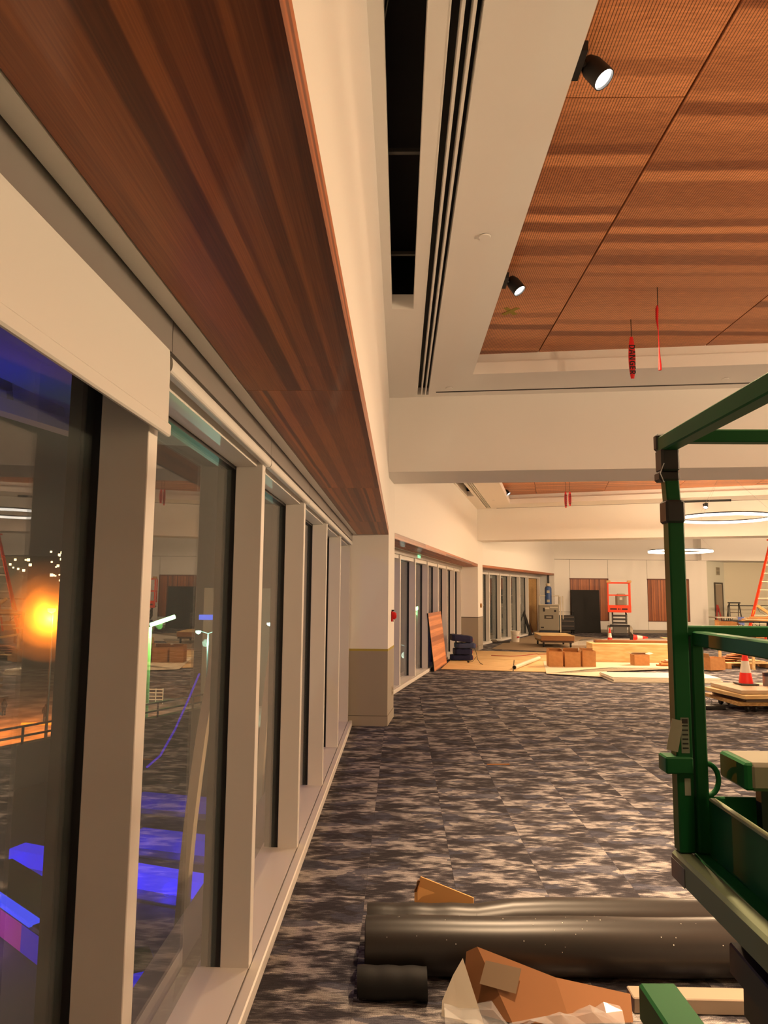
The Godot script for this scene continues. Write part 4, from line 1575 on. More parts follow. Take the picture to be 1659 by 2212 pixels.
	for k in 5:
		s = S()
		cbox(s, Vector3(0, 0.125, -0.4 + 0.2 * k), Vector3(1.1, 0.02, 0.11), 0.002)
		obj("deck_slat", s, M.ply, pl)
	for x in [-0.5, 0.0, 0.5]:
		s = S()
		cbox(s, Vector3(x, 0.06, 0), Vector3(0.09, 0.11, 0.95), 0.002)
		obj("bearer", s, mat(Color(0.70, 0.52, 0.32), 0.8), pl)
	for k in 6:
		var t := thing("torn_cardboard", ["bottom", "second lowest", "third lowest", "third from the top", "second from the top", "topmost"][k] + " torn piece of brown cardboard heaped on the wooden pallet", "cardboard", Vector3(7.35 + 0.13 * k, 0.137 + 0.037 * k, -16.6 + 0.06 * (k % 3)), rng.randf_range(-0.6, 0.6), "torn cardboard in a heap")
		s = S()
		cbox(s, Vector3(0, 0.012, 0), Vector3(0.55, 0.018, 0.42), 0.004, Basis(Vector3.BACK, rng.randf_range(-0.03, 0.03)))
		obj("sheet", s, mat([Color(0.58, 0.36, 0.20), Color(0.70, 0.44, 0.24), Color(0.50, 0.30, 0.17)][k % 3], 0.85), t)
	var tp := thing("blue_tarp", "dark blue tarp bunched on the carpet right of the pallet", "tarp", Vector3(9.1, 0.0, -16.4))
	s = S()
	g = []
	for i in 15:
		var row := []
		for k in 9:
			var x := -0.7 + 0.1 * i
			var z := -0.3 + 0.075 * k
			var e := maxf(0.0, 1.0 - pow(x / 0.7, 2.0)) * maxf(0.0, 1.0 - pow(z / 0.3, 2.0))
			row.append(Vector3(x, 0.005 + e * (0.10 + 0.2 * nz.get_noise_2d(x * 1.4, z * 2.0)), z))
		g.append(row)
	for i in 14:
		for k in 8:
			face(s, [g[i][k], g[i][k + 1], g[i + 1][k + 1], g[i + 1][k]])
	obj("cloth", s, mat(Color(0.10, 0.10, 0.20), 0.7), tp)
	# brown carton farther back, seen over the mid rail
	carton("carton", "brown printed carton with open flap seen above the green mid rail", Vector3(9.65, 0.45, -21.5), -0.1, Vector3(0.48, 0.38, 0.4), [[2, 2.2, 0.16], [3, 0.3, 0.05]], "")
	var bx := thing("work_stand", "grey trestle stand under the printed carton", "stand", Vector3(9.65, 0, -21.5))
	s = S()
	cbox(s, Vector3(0, 0.43, 0), Vector3(0.8, 0.04, 0.5), 0.004)
	obj("top", s, M.ply, bx)
	for x in [-0.35, 0.35]:
		for z in [-0.2, 0.2]:
			bar(bx, "leg", Vector3(x, 0.0, z), Vector3(x, 0.42, z), 0.04, 0.04, M.dark)
	# work bench with timber
	var wb := thing("work_bench", "black-legged work bench loaded with timber in front of the orange ladder", "bench", Vector3(11.9, 0, -24.6))
	s = S()
	cbox(s, Vector3(0, 0.72, 0), Vector3(1.6, 0.05, 0.7), 0.004)
	obj("top", s, M.dark, wb)
	for x in [-0.7, 0.7]:
		for z in [-0.28, 0.28]:
			bar(wb, "leg", Vector3(x, 0.0, z), Vector3(x, 0.70, z), 0.07, 0.07, M.dark)
	for k in 7:
		var t := thing("timber_offcut", ["lowest pale", "lowest brown", "second-layer cream", "second-layer pale", "third-layer brown", "third-layer cream", "topmost pale"][k] + " timber offcut lying on the black-legged work bench", "timber", Vector3(12.1 + 0.05 * k, 0.746 + 0.037 * (k / 2), -24.45 - 0.22 * (k % 2)), 0.05 * (k % 3) - 0.05, "timber offcuts on the work bench")
		s = S()
		cbox(s, Vector3(0, 0.018, 0), Vector3(1.2, 0.035, 0.09), 0.003)
		obj("stick", s, mat([Color(0.84, 0.64, 0.40), Color(0.72, 0.48, 0.27), Color(0.88, 0.78, 0.62)][k % 3], 0.75), t)
	var lt := thing("timber_offcut", "single pale timber leaning up from the bench across the ladder", "timber", Vector3(12.05, 0.75, -24.2))
	bar(lt, "stick", Vector3(-0.12, 0.52, 0), Vector3(0.6, 0.0, 0.1), 0.09, 0.09, mat(Color(0.88, 0.70, 0.45), 0.75))

# ---------------------------------------------------------------- far end
func build_far_things() -> void:
	var s: SurfaceTool
	# orange scissor lift
	var o := thing("scissor_lift", "small orange scissor lift parked before the far wood panels", "scissor lift", Vector3(8.32, 0.010, -27.4), -0.28)
	var og: Material = M.orange
	var gy := mat(Color(0.38, 0.37, 0.35), 0.5)
	for x in [-0.39, 0.39]:
		for z in [-0.75, 0.50]:
			s = S()
			lathe(s, [Vector2(0.0, -0.05), Vector2(0.15, -0.06), Vector2(0.19, -0.04), Vector2(0.19, 0.04), Vector2(0.15, 0.06), Vector2(0.0, 0.06)], 24, Vector3(x, 0.192, z), Basis(Vector3.BACK, PI / 2))
			obj("wheel", s, mat(Color(0.66, 0.62, 0.56), 0.7), o)
	s = S()
	cbox(s, Vector3(0, 0.27, -0.15), Vector3(0.50, 0.26, 1.6), 0.02)
	obj("chassis", s, gy, o)
	s = S()
	cbox(s, Vector3(0, 0.42, 0.5), Vector3(0.70, 0.08, 0.3), 0.01)
	obj("bumper", s, M.dark, o)
	for k in 3:
		bar(o, "scissor_arm", Vector3(-0.25, 0.52 + 0.13 * k, 0.45), Vector3(-0.25, 0.60 + 0.13 * k, -0.9), 0.05, 0.09, mat(Color(0.46, 0.45, 0.42), 0.5))
		bar(o, "scissor_arm", Vector3(0.25, 0.52 + 0.13 * k, 0.45), Vector3(0.25, 0.60 + 0.13 * k, -0.9), 0.05, 0.09, mat(Color(0.46, 0.45, 0.42), 0.5))
		bar(o, "cross_tube", Vector3(-0.25, 0.53 + 0.13 * k, 0.45), Vector3(0.25, 0.53 + 0.13 * k, 0.45), 0.07, 0.07, mat(Color(0.16, 0.15, 0.14), 0.5))
	s = S()
	cbox(s, Vector3(0, 1.05, 0.52), Vector3(0.84, 0.27, 0.03), 0.01)
	var fp := obj("front_panel", s, og, o)
	# dark lettering too small to read on the panel
	for q in [[-0.21, 0.24], [-0.02, 0.05], [0.045, 0.02], [0.19, 0.20]]:
		s = S()
		box(s, Vector3(q[0], 1.04, 0.537), Vector3(q[1], 0.058, 0.003))
		obj("lettering", s, mat(Color(0.16, 0.03, 0.02), 0.6), fp)
	s = S()
	cbox(s, Vector3(0, 0.945, -0.15), Vector3(0.80, 0.05, 1.36), 0.006)
	obj("deck", s, gy, o)
	for x in [-0.39, 0.39]:
		for z in [0.5, -0.8]:
			bar(o, "rail_post", Vector3(x, 1.1, z), Vector3(x, 2.02, z), 0.05, 0.05, og)
		for y in [1.55, 2.02]:
			bar(o, "side_rail", Vector3(x, y, 0.5), Vector3(x, y, -0.8), 0.045, 0.045, og)
	for z in [0.5, -0.8]:
		for y in [1.55, 2.02]:
			bar(o, "end_rail", Vector3(-0.39, y, z), Vector3(0.39, y, z), 0.045, 0.045, og)
	for x in [-0.37, 0.37]:
		s = S()
		cbox(s, Vector3(x, 2.06, 0.5), Vector3(0.16, 0.09, 0.09), 0.02)
		obj("padding", s, mat(Color(0.78, 0.60, 0.40), 0.7), o)
	s = S()
	cbox(s, Vector3(0.08, 1.36, -0.4), Vector3(0.42, 0.5, 0.2), 0.08)
	var cbo := obj("control_box", s, mat(Color(0.60, 0.56, 0.50), 0.5), o)
	s = S()
	box(s, Vector3(0.08, 1.42, -0.295), Vector3(0.10, 0.10, 0.005))
	obj("paper_sticker", s, mat(Color(0.92, 0.90, 0.86), 0.6), cbo)
	# grey mast lift with blue cylinder
	var g := thing("mast_lift", "grey personnel lift with blue mast before the boarded window", "lift", Vector3(5.86, 0.010, -28.3), -0.2)
	var pale := mat(Color(0.78, 0.74, 0.66), 0.5)
	s = S()
	cbox(s, Vector3(-0.02, 0.66, 0), Vector3(0.78, 1.0, 0.7), 0.03)
	obj("body", s, mat(Color(0.56, 0.53, 0.47), 0.5), g)
	s = S()
	cbox(s, Vector3(-0.02, 0.08, 0), Vector3(0.74, 0.15, 0.66), 0.02)
	obj("base", s, mat(Color(0.16, 0.20, 0.26), 0.5), g)
	s = S()
	box(s, Vector3(-0.02, 0.68, 0.352), Vector3(0.34, 0.14, 0.006))
	var npl := obj("name_plate", s, mat(Color(0.20, 0.17, 0.14), 0.5), g)
	s = S()
	box(s, Vector3(-0.02, 0.68, 0.357), Vector3(0.20, 0.05, 0.004))
	obj("plate_print", s, mat(Color(0.62, 0.58, 0.52), 0.5), npl)
	for q in [[-0.2, 0.96, 0.08, 0.14], [0.22, 0.92, 0.08, 0.08], [-0.27, 0.28, 0.12, 0.05]]:
		s = S()
		box(s, Vector3(q[0], q[1], 0.352), Vector3(q[2], q[3], 0.006))
		obj("dark_port", s, mat(Color(0.13, 0.10, 0.09), 0.6), g)
	for q in [[-0.08, 1.02, 0.17, 0.07], [0.18, 1.06, 0.30, 0.05]]:
		s = S()
		box(s, Vector3(q[0], q[1], 0.353), Vector3(q[2], q[3], 0.008))
		obj("pale_sticker", s, pale, g)
	s = S()
	lathe(s, [Vector2(0.0, 1.16), Vector2(0.13, 1.16), Vector2(0.13, 1.78), Vector2(0.10, 1.86), Vector2(0.0, 1.88)], 20, Vector3(-0.03, 0, 0.1))
	var mst := obj("mast", s, mat(Color(0.20, 0.33, 0.55), 0.4), g)
	s = S()
	lathe(s, [Vector2(0.0, 1.88), Vector2(0.08, 1.88), Vector2(0.09, 1.98), Vector2(0.0, 1.99)], 16, Vector3(-0.03, 0, 0.1))
	obj("mast_cap", s, pale, mst)
	for q in [1.30, 1.66]:
		s = S()
		box(s, Vector3(-0.03, q, 0.232), Vector3(0.11, 0.10, 0.01))
		obj("pale_sticker", s, mat(Color(0.72, 0.70, 0.62), 0.5), mst)
	for x in [-0.37, 0.37]:
		bar(g, "rail_post", Vector3(x, 1.15, 0.2), Vector3(x, 1.50, 0.2), 0.04, 0.04, pale)
		bar(g, "side_rail", Vector3(x, 1.50, 0.2), Vector3(x, 1.50, -0.3), 0.04, 0.04, pale)
	bar(g, "top_rail", Vector3(-0.37, 1.50, 0.2), Vector3(-0.14, 1.50, 0.2), 0.04, 0.04, pale)
	bar(g, "top_rail", Vector3(0.10, 1.50, 0.2), Vector3(0.37, 1.50, 0.2), 0.04, 0.04, pale)
	bar(g, "shelf", Vector3(-0.38, 1.15, 0.25), Vector3(0.38, 1.15, 0.25), 0.3, 0.04, pale)
	bar(g, "ladder_rail", Vector3(0.42, 0.1, 0.28), Vector3(0.42, 1.48, 0.28), 0.05, 0.05, pale)
	bar(g, "ladder_rail", Vector3(0.52, 0.6, 0.28), Vector3(0.52, 1.5, 0.22), 0.035, 0.035, pale)
	# dark board and wood offcuts leaning
	var bbd := thing("black_board", "large black board leaning on the far wall over the first wood panel", "board", Vector3(7.72, 0, -29.95))
	s = S()
	cbox(s, Vector3(0, 0.88, -0.06), Vector3(1.18, 1.76, 0.03), 0.003, Basis(Vector3.RIGHT, -0.09))
	obj("panel", s, mat(Color(0.045, 0.042, 0.04), 0.7), bbd)
	for k in 4:
		var t := thing("leaning_offcut", ["wide black strip leaning against the boarded window", "longer brown strip leaning by the boarded window", "thin dark brown strip leaning by the boarded window", "shortest pale brown strip leaning by the boarded window"][k], "offcut", Vector3(5.02 + 0.1 * k, 0.010, -27.9 - 0.35 * k + 0.2), 0.0, "offcut strips leaning by the boarded window")
		bar(t, "strip", Vector3(0.0, 0.0, 0.0), Vector3(-0.38 + 0.05 * k, [1.35, 1.0, 1.2, 0.7][k], -0.25), [0.2, 0.06, 0.05, 0.05][k], 0.04, mat([Color(0.05, 0.05, 0.055), Color(0.42, 0.24, 0.13), Color(0.30, 0.18, 0.11), Color(0.5, 0.33, 0.2)][k], 0.6))
	var cart := thing("black_cart", "black tool cart in shadow between grey lift and black board", "cart", Vector3(6.75, 0, -29.3))
	s = S()
	cbox(s, Vector3(0, 0.42, 0), Vector3(0.62, 0.6, 0.5), 0.03)
	var dbo := obj("drawer_body", s, M.dark, cart)
	for y in [0.3, 0.5, 0.66]:
		s = S()
		box(s, Vector3(0, y, 0.255), Vector3(0.5, 0.02, 0.02))
		obj("drawer_pull", s, mat(Color(0.5, 0.42, 0.36), 0.4), dbo)
	s = S()
	tube(s, [Vector3(-0.3, 0.72, 0), Vector3(-0.3, 0.86, 0), Vector3(0.3, 0.86, 0), Vector3(0.3, 0.72, 0)], 0.015, 8)
	obj("push_bar", s, M.dark, cart)
	for x in [-0.25, 0.25]:
		for z in [-0.2, 0.2]:
			s = S()
			lathe(s, [Vector2(0.0, -0.02), Vector2(0.06, -0.02), Vector2(0.06, 0.02), Vector2(0.0, 0.02)], 14, Vector3(x, 0.06, z), Basis(Vector3.BACK, PI / 2))
			obj("caster", s, M.black, cart)
	# tall orange step ladder
	var ld := thing("orange_ladder", "tall orange fibreglass step ladder with pale treads before the lobby", "ladder", Vector3(12.65, 0, -26.2))
	var hgt := 3.6
	var ft := [Vector3(-0.42, 0, 0.55), Vector3(0.42, 0, 0.55), Vector3(0.10, 0, -0.6), Vector3(0.80, 0, -0.6)]
	var tp := [Vector3(0.86, hgt, 0.02), Vector3(1.22, hgt, 0.02), Vector3(0.88, hgt, -0.06), Vector3(1.20, hgt, -0.06)]
	for k in 4:
		bar(ld, "rail", ft[k], tp[k], 0.09 if k < 2 else 0.06, 0.05, og)
	for k in 11:
		var f := (k + 1) / 12.0
		bar(ld, "tread", ft[0].lerp(tp[0], f), ft[1].lerp(tp[1], f), 0.09, 0.03, mat(Color(0.84, 0.80, 0.70), 0.4))
	for k in 4:
		var f := (k + 1) / 5.0
		bar(ld, "rear_brace", ft[2].lerp(tp[2], f), ft[3].lerp(tp[3], f), 0.03, 0.03, mat(Color(0.5, 0.45, 0.4), 0.4))
	s = S()
	cbox(s, Vector3(1.04, hgt + 0.03, -0.02), Vector3(0.5, 0.06, 0.24), 0.01)
	obj("top_cap", s, og, ld)
	s = S()
	box(s, ft[0].lerp(tp[0], 0.27) + Vector3(0, 0, 0.028), Vector3(0.07, 0.22, 0.004), Basis(Vector3.BACK, -0.25))
	obj("yellow_label", s, mat(Color(0.90, 0.72, 0.12), 0.5), ld)
	# small black step ladder, folding table and pipe rack
	var sl := thing("step_ladder", "small dark step ladder standing behind the folding table", "ladder", Vector3(13.55, 0, -29.3))
	for q in [[-0.27, -0.19], [0.27, 0.19]]:
		bar(sl, "rail", Vector3(q[0], 0, 0.15), Vector3(q[1], 1.28, -0.05), 0.035, 0.035, M.dark)
		bar(sl, "rear_leg", Vector3(q[0], 0, -0.4), Vector3(q[1], 1.25, -0.1), 0.025, 0.025, M.dark)
	for k in 3:
		bar(sl, "tread", Vector3(-0.25 + 0.02 * k, 0.3 * (k + 1), 0.1 - 0.05 * k), Vector3(0.25 - 0.02 * k, 0.3 * (k + 1), 0.1 - 0.05 * k), 0.09, 0.03, mat(Color(0.35, 0.28, 0.22), 0.6))
	s = S()
	cbox(s, Vector3(0, 1.29, -0.06), Vector3(0.44, 0.05, 0.2), 0.01)
	obj("top_cap", s, M.dark, sl)
	var ft2 := thing("folding_table", "white folding table with a blue cloth before the lobby wall", "table", Vector3(13.2, 0, -28.4))
	s = S()
	cbox(s, Vector3(0, 0.73, 0), Vector3(1.9, 0.04, 0.7), 0.008)
	obj("table_top", s, mat(Color(0.84, 0.80, 0.74), 0.5), ft2)
	for x in [-0.72, 0.72]:
		for z in [-0.28, 0.28]:
			bar(ft2, "leg", Vector3(x, 0, z), Vector3(x, 0.71, z), 0.03, 0.03, M.dark)
		bar(ft2, "brace", Vector3(x, 0.35, 0.28), Vector3(x * 0.4, 0.70, 0.28), 0.02, 0.02, M.dark)
	var bc := thing("blue_cloth", "pale blue cloth hanging over the front edge of the folding table", "cloth", Vector3(13.2, 0.751, -28.05))
	s = S()
	for k in 6:
		var x0 := -0.12 + 0.04 * k
		box(s, Vector3(x0, 0.006, -0.06), Vector3(0.038, 0.01, 0.14))
		box(s, Vector3(x0, -0.13 - 0.01 * (k % 3), 0.012 + 0.008 * (k % 2)), Vector3(0.038, 0.28 + 0.02 * (k % 3), 0.008))
	obj("fabric", s, mat(Color(0.45, 0.52, 0.78), 0.8), bc)
	var rk := thing("pipe_rack", "dark pipe rack with looped wire behind the folding table", "rack", Vector3(15.0, 0, -30.9))
	bar(rk, "upright", Vector3(-1.0, 0, 0), Vector3(-1.0, 1.15, 0), 0.035, 0.035, M.dark)
	bar(rk, "upright", Vector3(1.1, 0, 0), Vector3(1.1, 1.15, 0), 0.035, 0.035, M.dark)
	bar(rk, "top_bar", Vector3(-1.0, 1.15, 0), Vector3(1.1, 1.15, 0), 0.04, 0.04, M.dark)
	s = S()
	tube(s, [Vector3(0.2, 1.15, 0.03), Vector3(0.3, 0.9, 0.05), Vector3(0.6, 0.75, 0.06), Vector3(0.85, 0.9, 0.05), Vector3(0.6, 1.12, 0.03)], 0.008, 5)
	obj("wire_loop", s, M.dark, rk)
	var hs := thing("red_hand_truck", "red hand truck leaning by the office door", "hand truck", Vector3(12.95, 0, -29.4))
	bar(hs, "rail", Vector3(-0.12, 0.1, 0), Vector3(0.0, 1.2, -0.15), 0.05, 0.05, mat(Color(0.62, 0.18, 0.14), 0.5))
	bar(hs, "rail", Vector3(0.22, 0.1, 0), Vector3(0.02, 1.2, -0.15), 0.05, 0.05, mat(Color(0.62, 0.18, 0.14), 0.5))
	bar(hs, "toe_plate", Vector3(-0.15, 0.02, 0.1), Vector3(0.25, 0.02, 0.1), 0.2, 0.02, mat(Color(0.62, 0.18, 0.14), 0.5))
	for q in [[12.9, 0.0, -27.7, 0.3], [13.6, 0.0, -27.6, 0.34], [14.6, 0.0, -27.4, 0.36]]:
		var c := carton("carton", ["lower brown carton on the floor before the folding table", "brown carton on the floor between two others before the folding table", "tallest brown carton on the floor past the folding table end"][int(q[0]) - 12], Vector3(q[0], 0.0, q[2]), 0.1, Vector3(0.42, q[3], 0.36), [[0, 2.0, 0.1]], "")

# ---------------------------------------------------------------- small things
func build_small() -> void:
	var s: SurfaceTool
	# warning tags hanging on strings
	var redm := mat(Color(0.80, 0.07, 0.08), 0.55)
	var tags := [[Vector3(2.19, 3.67, -6.6), 0.41, 0.0, "flat red tag printed DANGER hanging from the nearest wood ceiling"], [Vector3(2.18, 3.52, -5.87), 0.0, 0.0, "twisted red ribbon tag hanging from the nearest wood ceiling"], [Vector3(3.40, 3.38, -14.6), 0.34, 0.35, "red tag with black print hanging in the second bay, longer one"], [Vector3(3.52, 3.44, -14.75), 0.30, -0.5, "red tag with black print hanging in the second bay, shorter one"]]
	for k in 4:
		var q: Array = tags[k]
		var t := thing("warning_tag", q[3], "tag", q[0], q[2], "red warning tags hung on strings")
		var top: float = 4.25 - q[0].y
		s = S()
		if q[1] > 0:
			var h: float = q[1]
			var w := 0.033
			var L := []
			for i in 17:
				var f := i / 16.0
				var ww := w * pow(sin(PI * clampf(0.06 + 0.94 * pow(1.0 - f, 1.0) * 0.92 + 0.0, 0.0, 1.0)), 0.55)
				L.append([f * h, maxf(ww, 0.004)])
			for i in 16:
				var a: Array = L[i]
				var b: Array = L[i + 1]
				var bend := 0.004
				face(s, [Vector3(-a[1], a[0], 0.0), Vector3(0, a[0], bend), Vector3(0, b[0], bend), Vector3(-b[1], b[0], 0.0)])
				face(s, [Vector3(0, a[0], bend), Vector3(a[1], a[0], 0.0), Vector3(b[1], b[0], 0.0), Vector3(0, b[0], bend)])
				face(s, [Vector3(0, a[0], bend - 0.002), Vector3(-a[1], a[0], -0.002), Vector3(-b[1], b[0], -0.002), Vector3(0, b[0], bend - 0.002)])
				face(s, [Vector3(a[1], a[0], -0.002), Vector3(0, a[0], bend - 0.002), Vector3(0, b[0], bend - 0.002), Vector3(b[1], b[0], -0.002)])
			obj("ribbon", s, redm, t)
			var tm := TextMesh.new()
			tm.text = "DANGER"
			var fnt := SystemFont.new()
			fnt.font_names = PackedStringArray(["Droid Sans"])
			fnt.font_weight = 800
			tm.font = fnt
			tm.font_size = 16
			tm.pixel_size = 0.0046 * h / 0.41
			tm.depth = 0.001
			var to := MeshInstance3D.new()
			to.mesh = tm
			to.material_override = mat(Color(0.05, 0.01, 0.01), 0.6)
			to.name = "lettering"
			t.add_child(to, true)
			to.transform = Transform3D(Basis(Vector3.BACK, -PI / 2), Vector3(0.0, h * 0.45, 0.006))
		else:
			var pa := [Vector3(0, 0.0, 0), Vector3(0.001, 0.05, 0), Vector3(0, 0.10, 0), Vector3(-0.002, 0.2, 0), Vector3(-0.004, 0.34, 0), Vector3(-0.012, 0.45, 0), Vector3(-0.008, 0.54, 0), Vector3(-0.006, 0.57, 0)]
			tube(s, pa, [0.014, 0.013, 0.009, 0.004, 0.004, 0.012, 0.014, 0.003], 8)
			obj("ribbon", s, redm, t)
			q[1] = 0.56
		s = S()
		tube(s, [Vector3(0, q[1] - 0.01, 0), Vector3(0.0, top, 0)], 0.0035, 5)
		obj("string", s, mat(Color(0.16, 0.08, 0.05), 0.8), t)
	# crossed strips of masking tape on the wood ceiling
	var tx := thing("tape_cross", "pale green masking tape cross stuck on the wood ceiling", "tape", Vector3(1.01, 4.2485, -6.39))
	s = S()
	box(s, Vector3(0, 0, 0), Vector3(0.20, 0.002, 0.045), Basis(Vector3.UP, 0.95))
	obj("tape_strip", s, mat(Color(0.62, 0.55, 0.22), 0.8), tx)
	s = S()
	box(s, Vector3(0, -0.0015, 0), Vector3(0.20, 0.002, 0.045), Basis(Vector3.UP, -0.95))
	obj("tape_strip", s, mat(Color(0.62, 0.55, 0.22), 0.8), tx)
	# cover plates in the plaster
	for q in [[Vector3(0.546, 4.0, -4.5), "round white cover plate in the ceiling between air slot and wood tray"], [Vector3(0.552, 4.0, -8.05), "round white cover plate in the ceiling corner by the bulkhead"], [Vector3(3.56, 4.0, -7.67), "round white cover plate in the ceiling strip before the bulkhead"], [bp(1, 0.62, 4.0, 9.0), "round white cover plate in the ceiling of the second bay"]]:
		var t := thing("sprinkler_cover", q[1], "sprinkler cover", q[0], 0.0, "round cover plates in the ceiling")
		s = S()
		lathe(s, [Vector2(0.0, -0.012), Vector2(0.036, -0.012), Vector2(0.04, -0.009), Vector2(0.04, -0.004)], 24, Vector3.ZERO)
		obj("plate", s, M.white, t)
		s = S()
		lathe(s, [Vector2(0.03, -0.004), Vector2(0.03, 0.0)], 20, Vector3.ZERO)
		obj("neck", s, M.dark, t)
	# red fire alarm on the pier
	var fd := Vector2(-0.115, -9.265)
	var al := thing("fire_alarm", "red fire alarm pull station on the white pier between two window bays", "alarm", Vector3(-0.112, 1.24, -9.30), deg_to_rad(90 - 6))
	s = S()
	cbox(s, Vector3(0, 0.08, 0.012), Vector3(0.085, 0.13, 0.022), 0.006)
	obj("housing", s, mat(Color(0.78, 0.05, 0.06), 0.4), al)
	s = S()
	lathe(s, [Vector2(0.0, 0.05), Vector2(0.03, 0.045), Vector2(0.048, 0.025), Vector2(0.05, 0.0)], 18, Vector3(0, 0.09, 0.02), Basis(Vector3.RIGHT, PI / 2))
	obj("dome", s, mat(Color(0.80, 0.05, 0.06), 0.3), al)
	s = S()
	box(s, Vector3(0, 0.025, 0.03), Vector3(0.05, 0.022, 0.02))
	obj("white_lever", s, mat(Color(0.85, 0.82, 0.78), 0.4), al)
	s = S()
	box(s, Vector3(0, 0.155, 0.02), Vector3(0.04, 0.02, 0.03))
	obj("dark_cap", s, M.dark, al)
	var ou := thing("wall_outlet", "small pale outlet low on the tan wainscot of the first pier", "outlet", Vector3(-0.096, 0.36, -9.44), deg_to_rad(90 - 6))
	s = S()
	cbox(s, Vector3(0, 0, 0.004), Vector3(0.07, 0.115, 0.008), 0.003)
	var opl := obj("plate", s, mat(Color(0.72, 0.67, 0.60), 0.5), ou)
	for yy in [-0.025, 0.025]:
		s = S()
		box(s, Vector3(0, yy, 0.009), Vector3(0.03, 0.028, 0.003))
		obj("socket", s, mat(Color(0.5, 0.46, 0.4), 0.5), opl)
	var c2 := bw(1, 0, 11.03).lerp(bw(2, 0, 0), 0.5)
	var yb := thing("yellow_junction_box", "yellow-brown electric box on the second pier above the wainscot", "electric box", Vector3(c2.x, 1.15, c2.y), deg_to_rad(90 - 18))
	s = S()
	lathe(s, [Vector2(0.0, 0.03), Vector2(0.06, 0.03), Vector2(0.068, 0.0)], 18, Vector3(0, 0.1, 0.004), Basis(Vector3.RIGHT, PI / 2))
	obj("cover", s, mat(Color(0.60, 0.42, 0.12), 0.5), yb)
	s = S()
	tube(s, [Vector3(0.02, 0.12, 0.03), Vector3(0.05, 0.13, 0.07), Vector3(0.09, 0.10, 0.08)], 0.006, 5)
	obj("wire_stub", s, mat(Color(0.85, 0.82, 0.78), 0.5), yb)
	# a thin strip of veneer lost on the carpet
	var ch := thing("wood_chip", "thin pale wood sliver lying on the open carpet", "offcut", Vector3(0.95, 0.004, -7.05), 0.1)
	s = S()
	cbox(s, Vector3(0, 0.003, 0), Vector3(0.22, 0.005, 0.018), 0.001)
	obj("sliver", s, mat(Color(0.72, 0.50, 0.28), 0.8), ch)
	# green reflection on the second bay fascia, built as a glowing plate
	var gl := thing("green_reflection_plate", "small glowing plate standing in for a green reflection above the second bay windows", "painted reflection", bp(1, -0.455, 2.285, 4.26), -deg_to_rad(12))
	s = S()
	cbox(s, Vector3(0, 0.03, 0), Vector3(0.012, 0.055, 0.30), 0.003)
	obj("reflection_face", s, glow(Color(0.62, 1.0, 0.70), 0.9), gl)
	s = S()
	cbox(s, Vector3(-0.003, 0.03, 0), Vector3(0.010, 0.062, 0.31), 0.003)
	obj("surround", s, M.frame, gl)

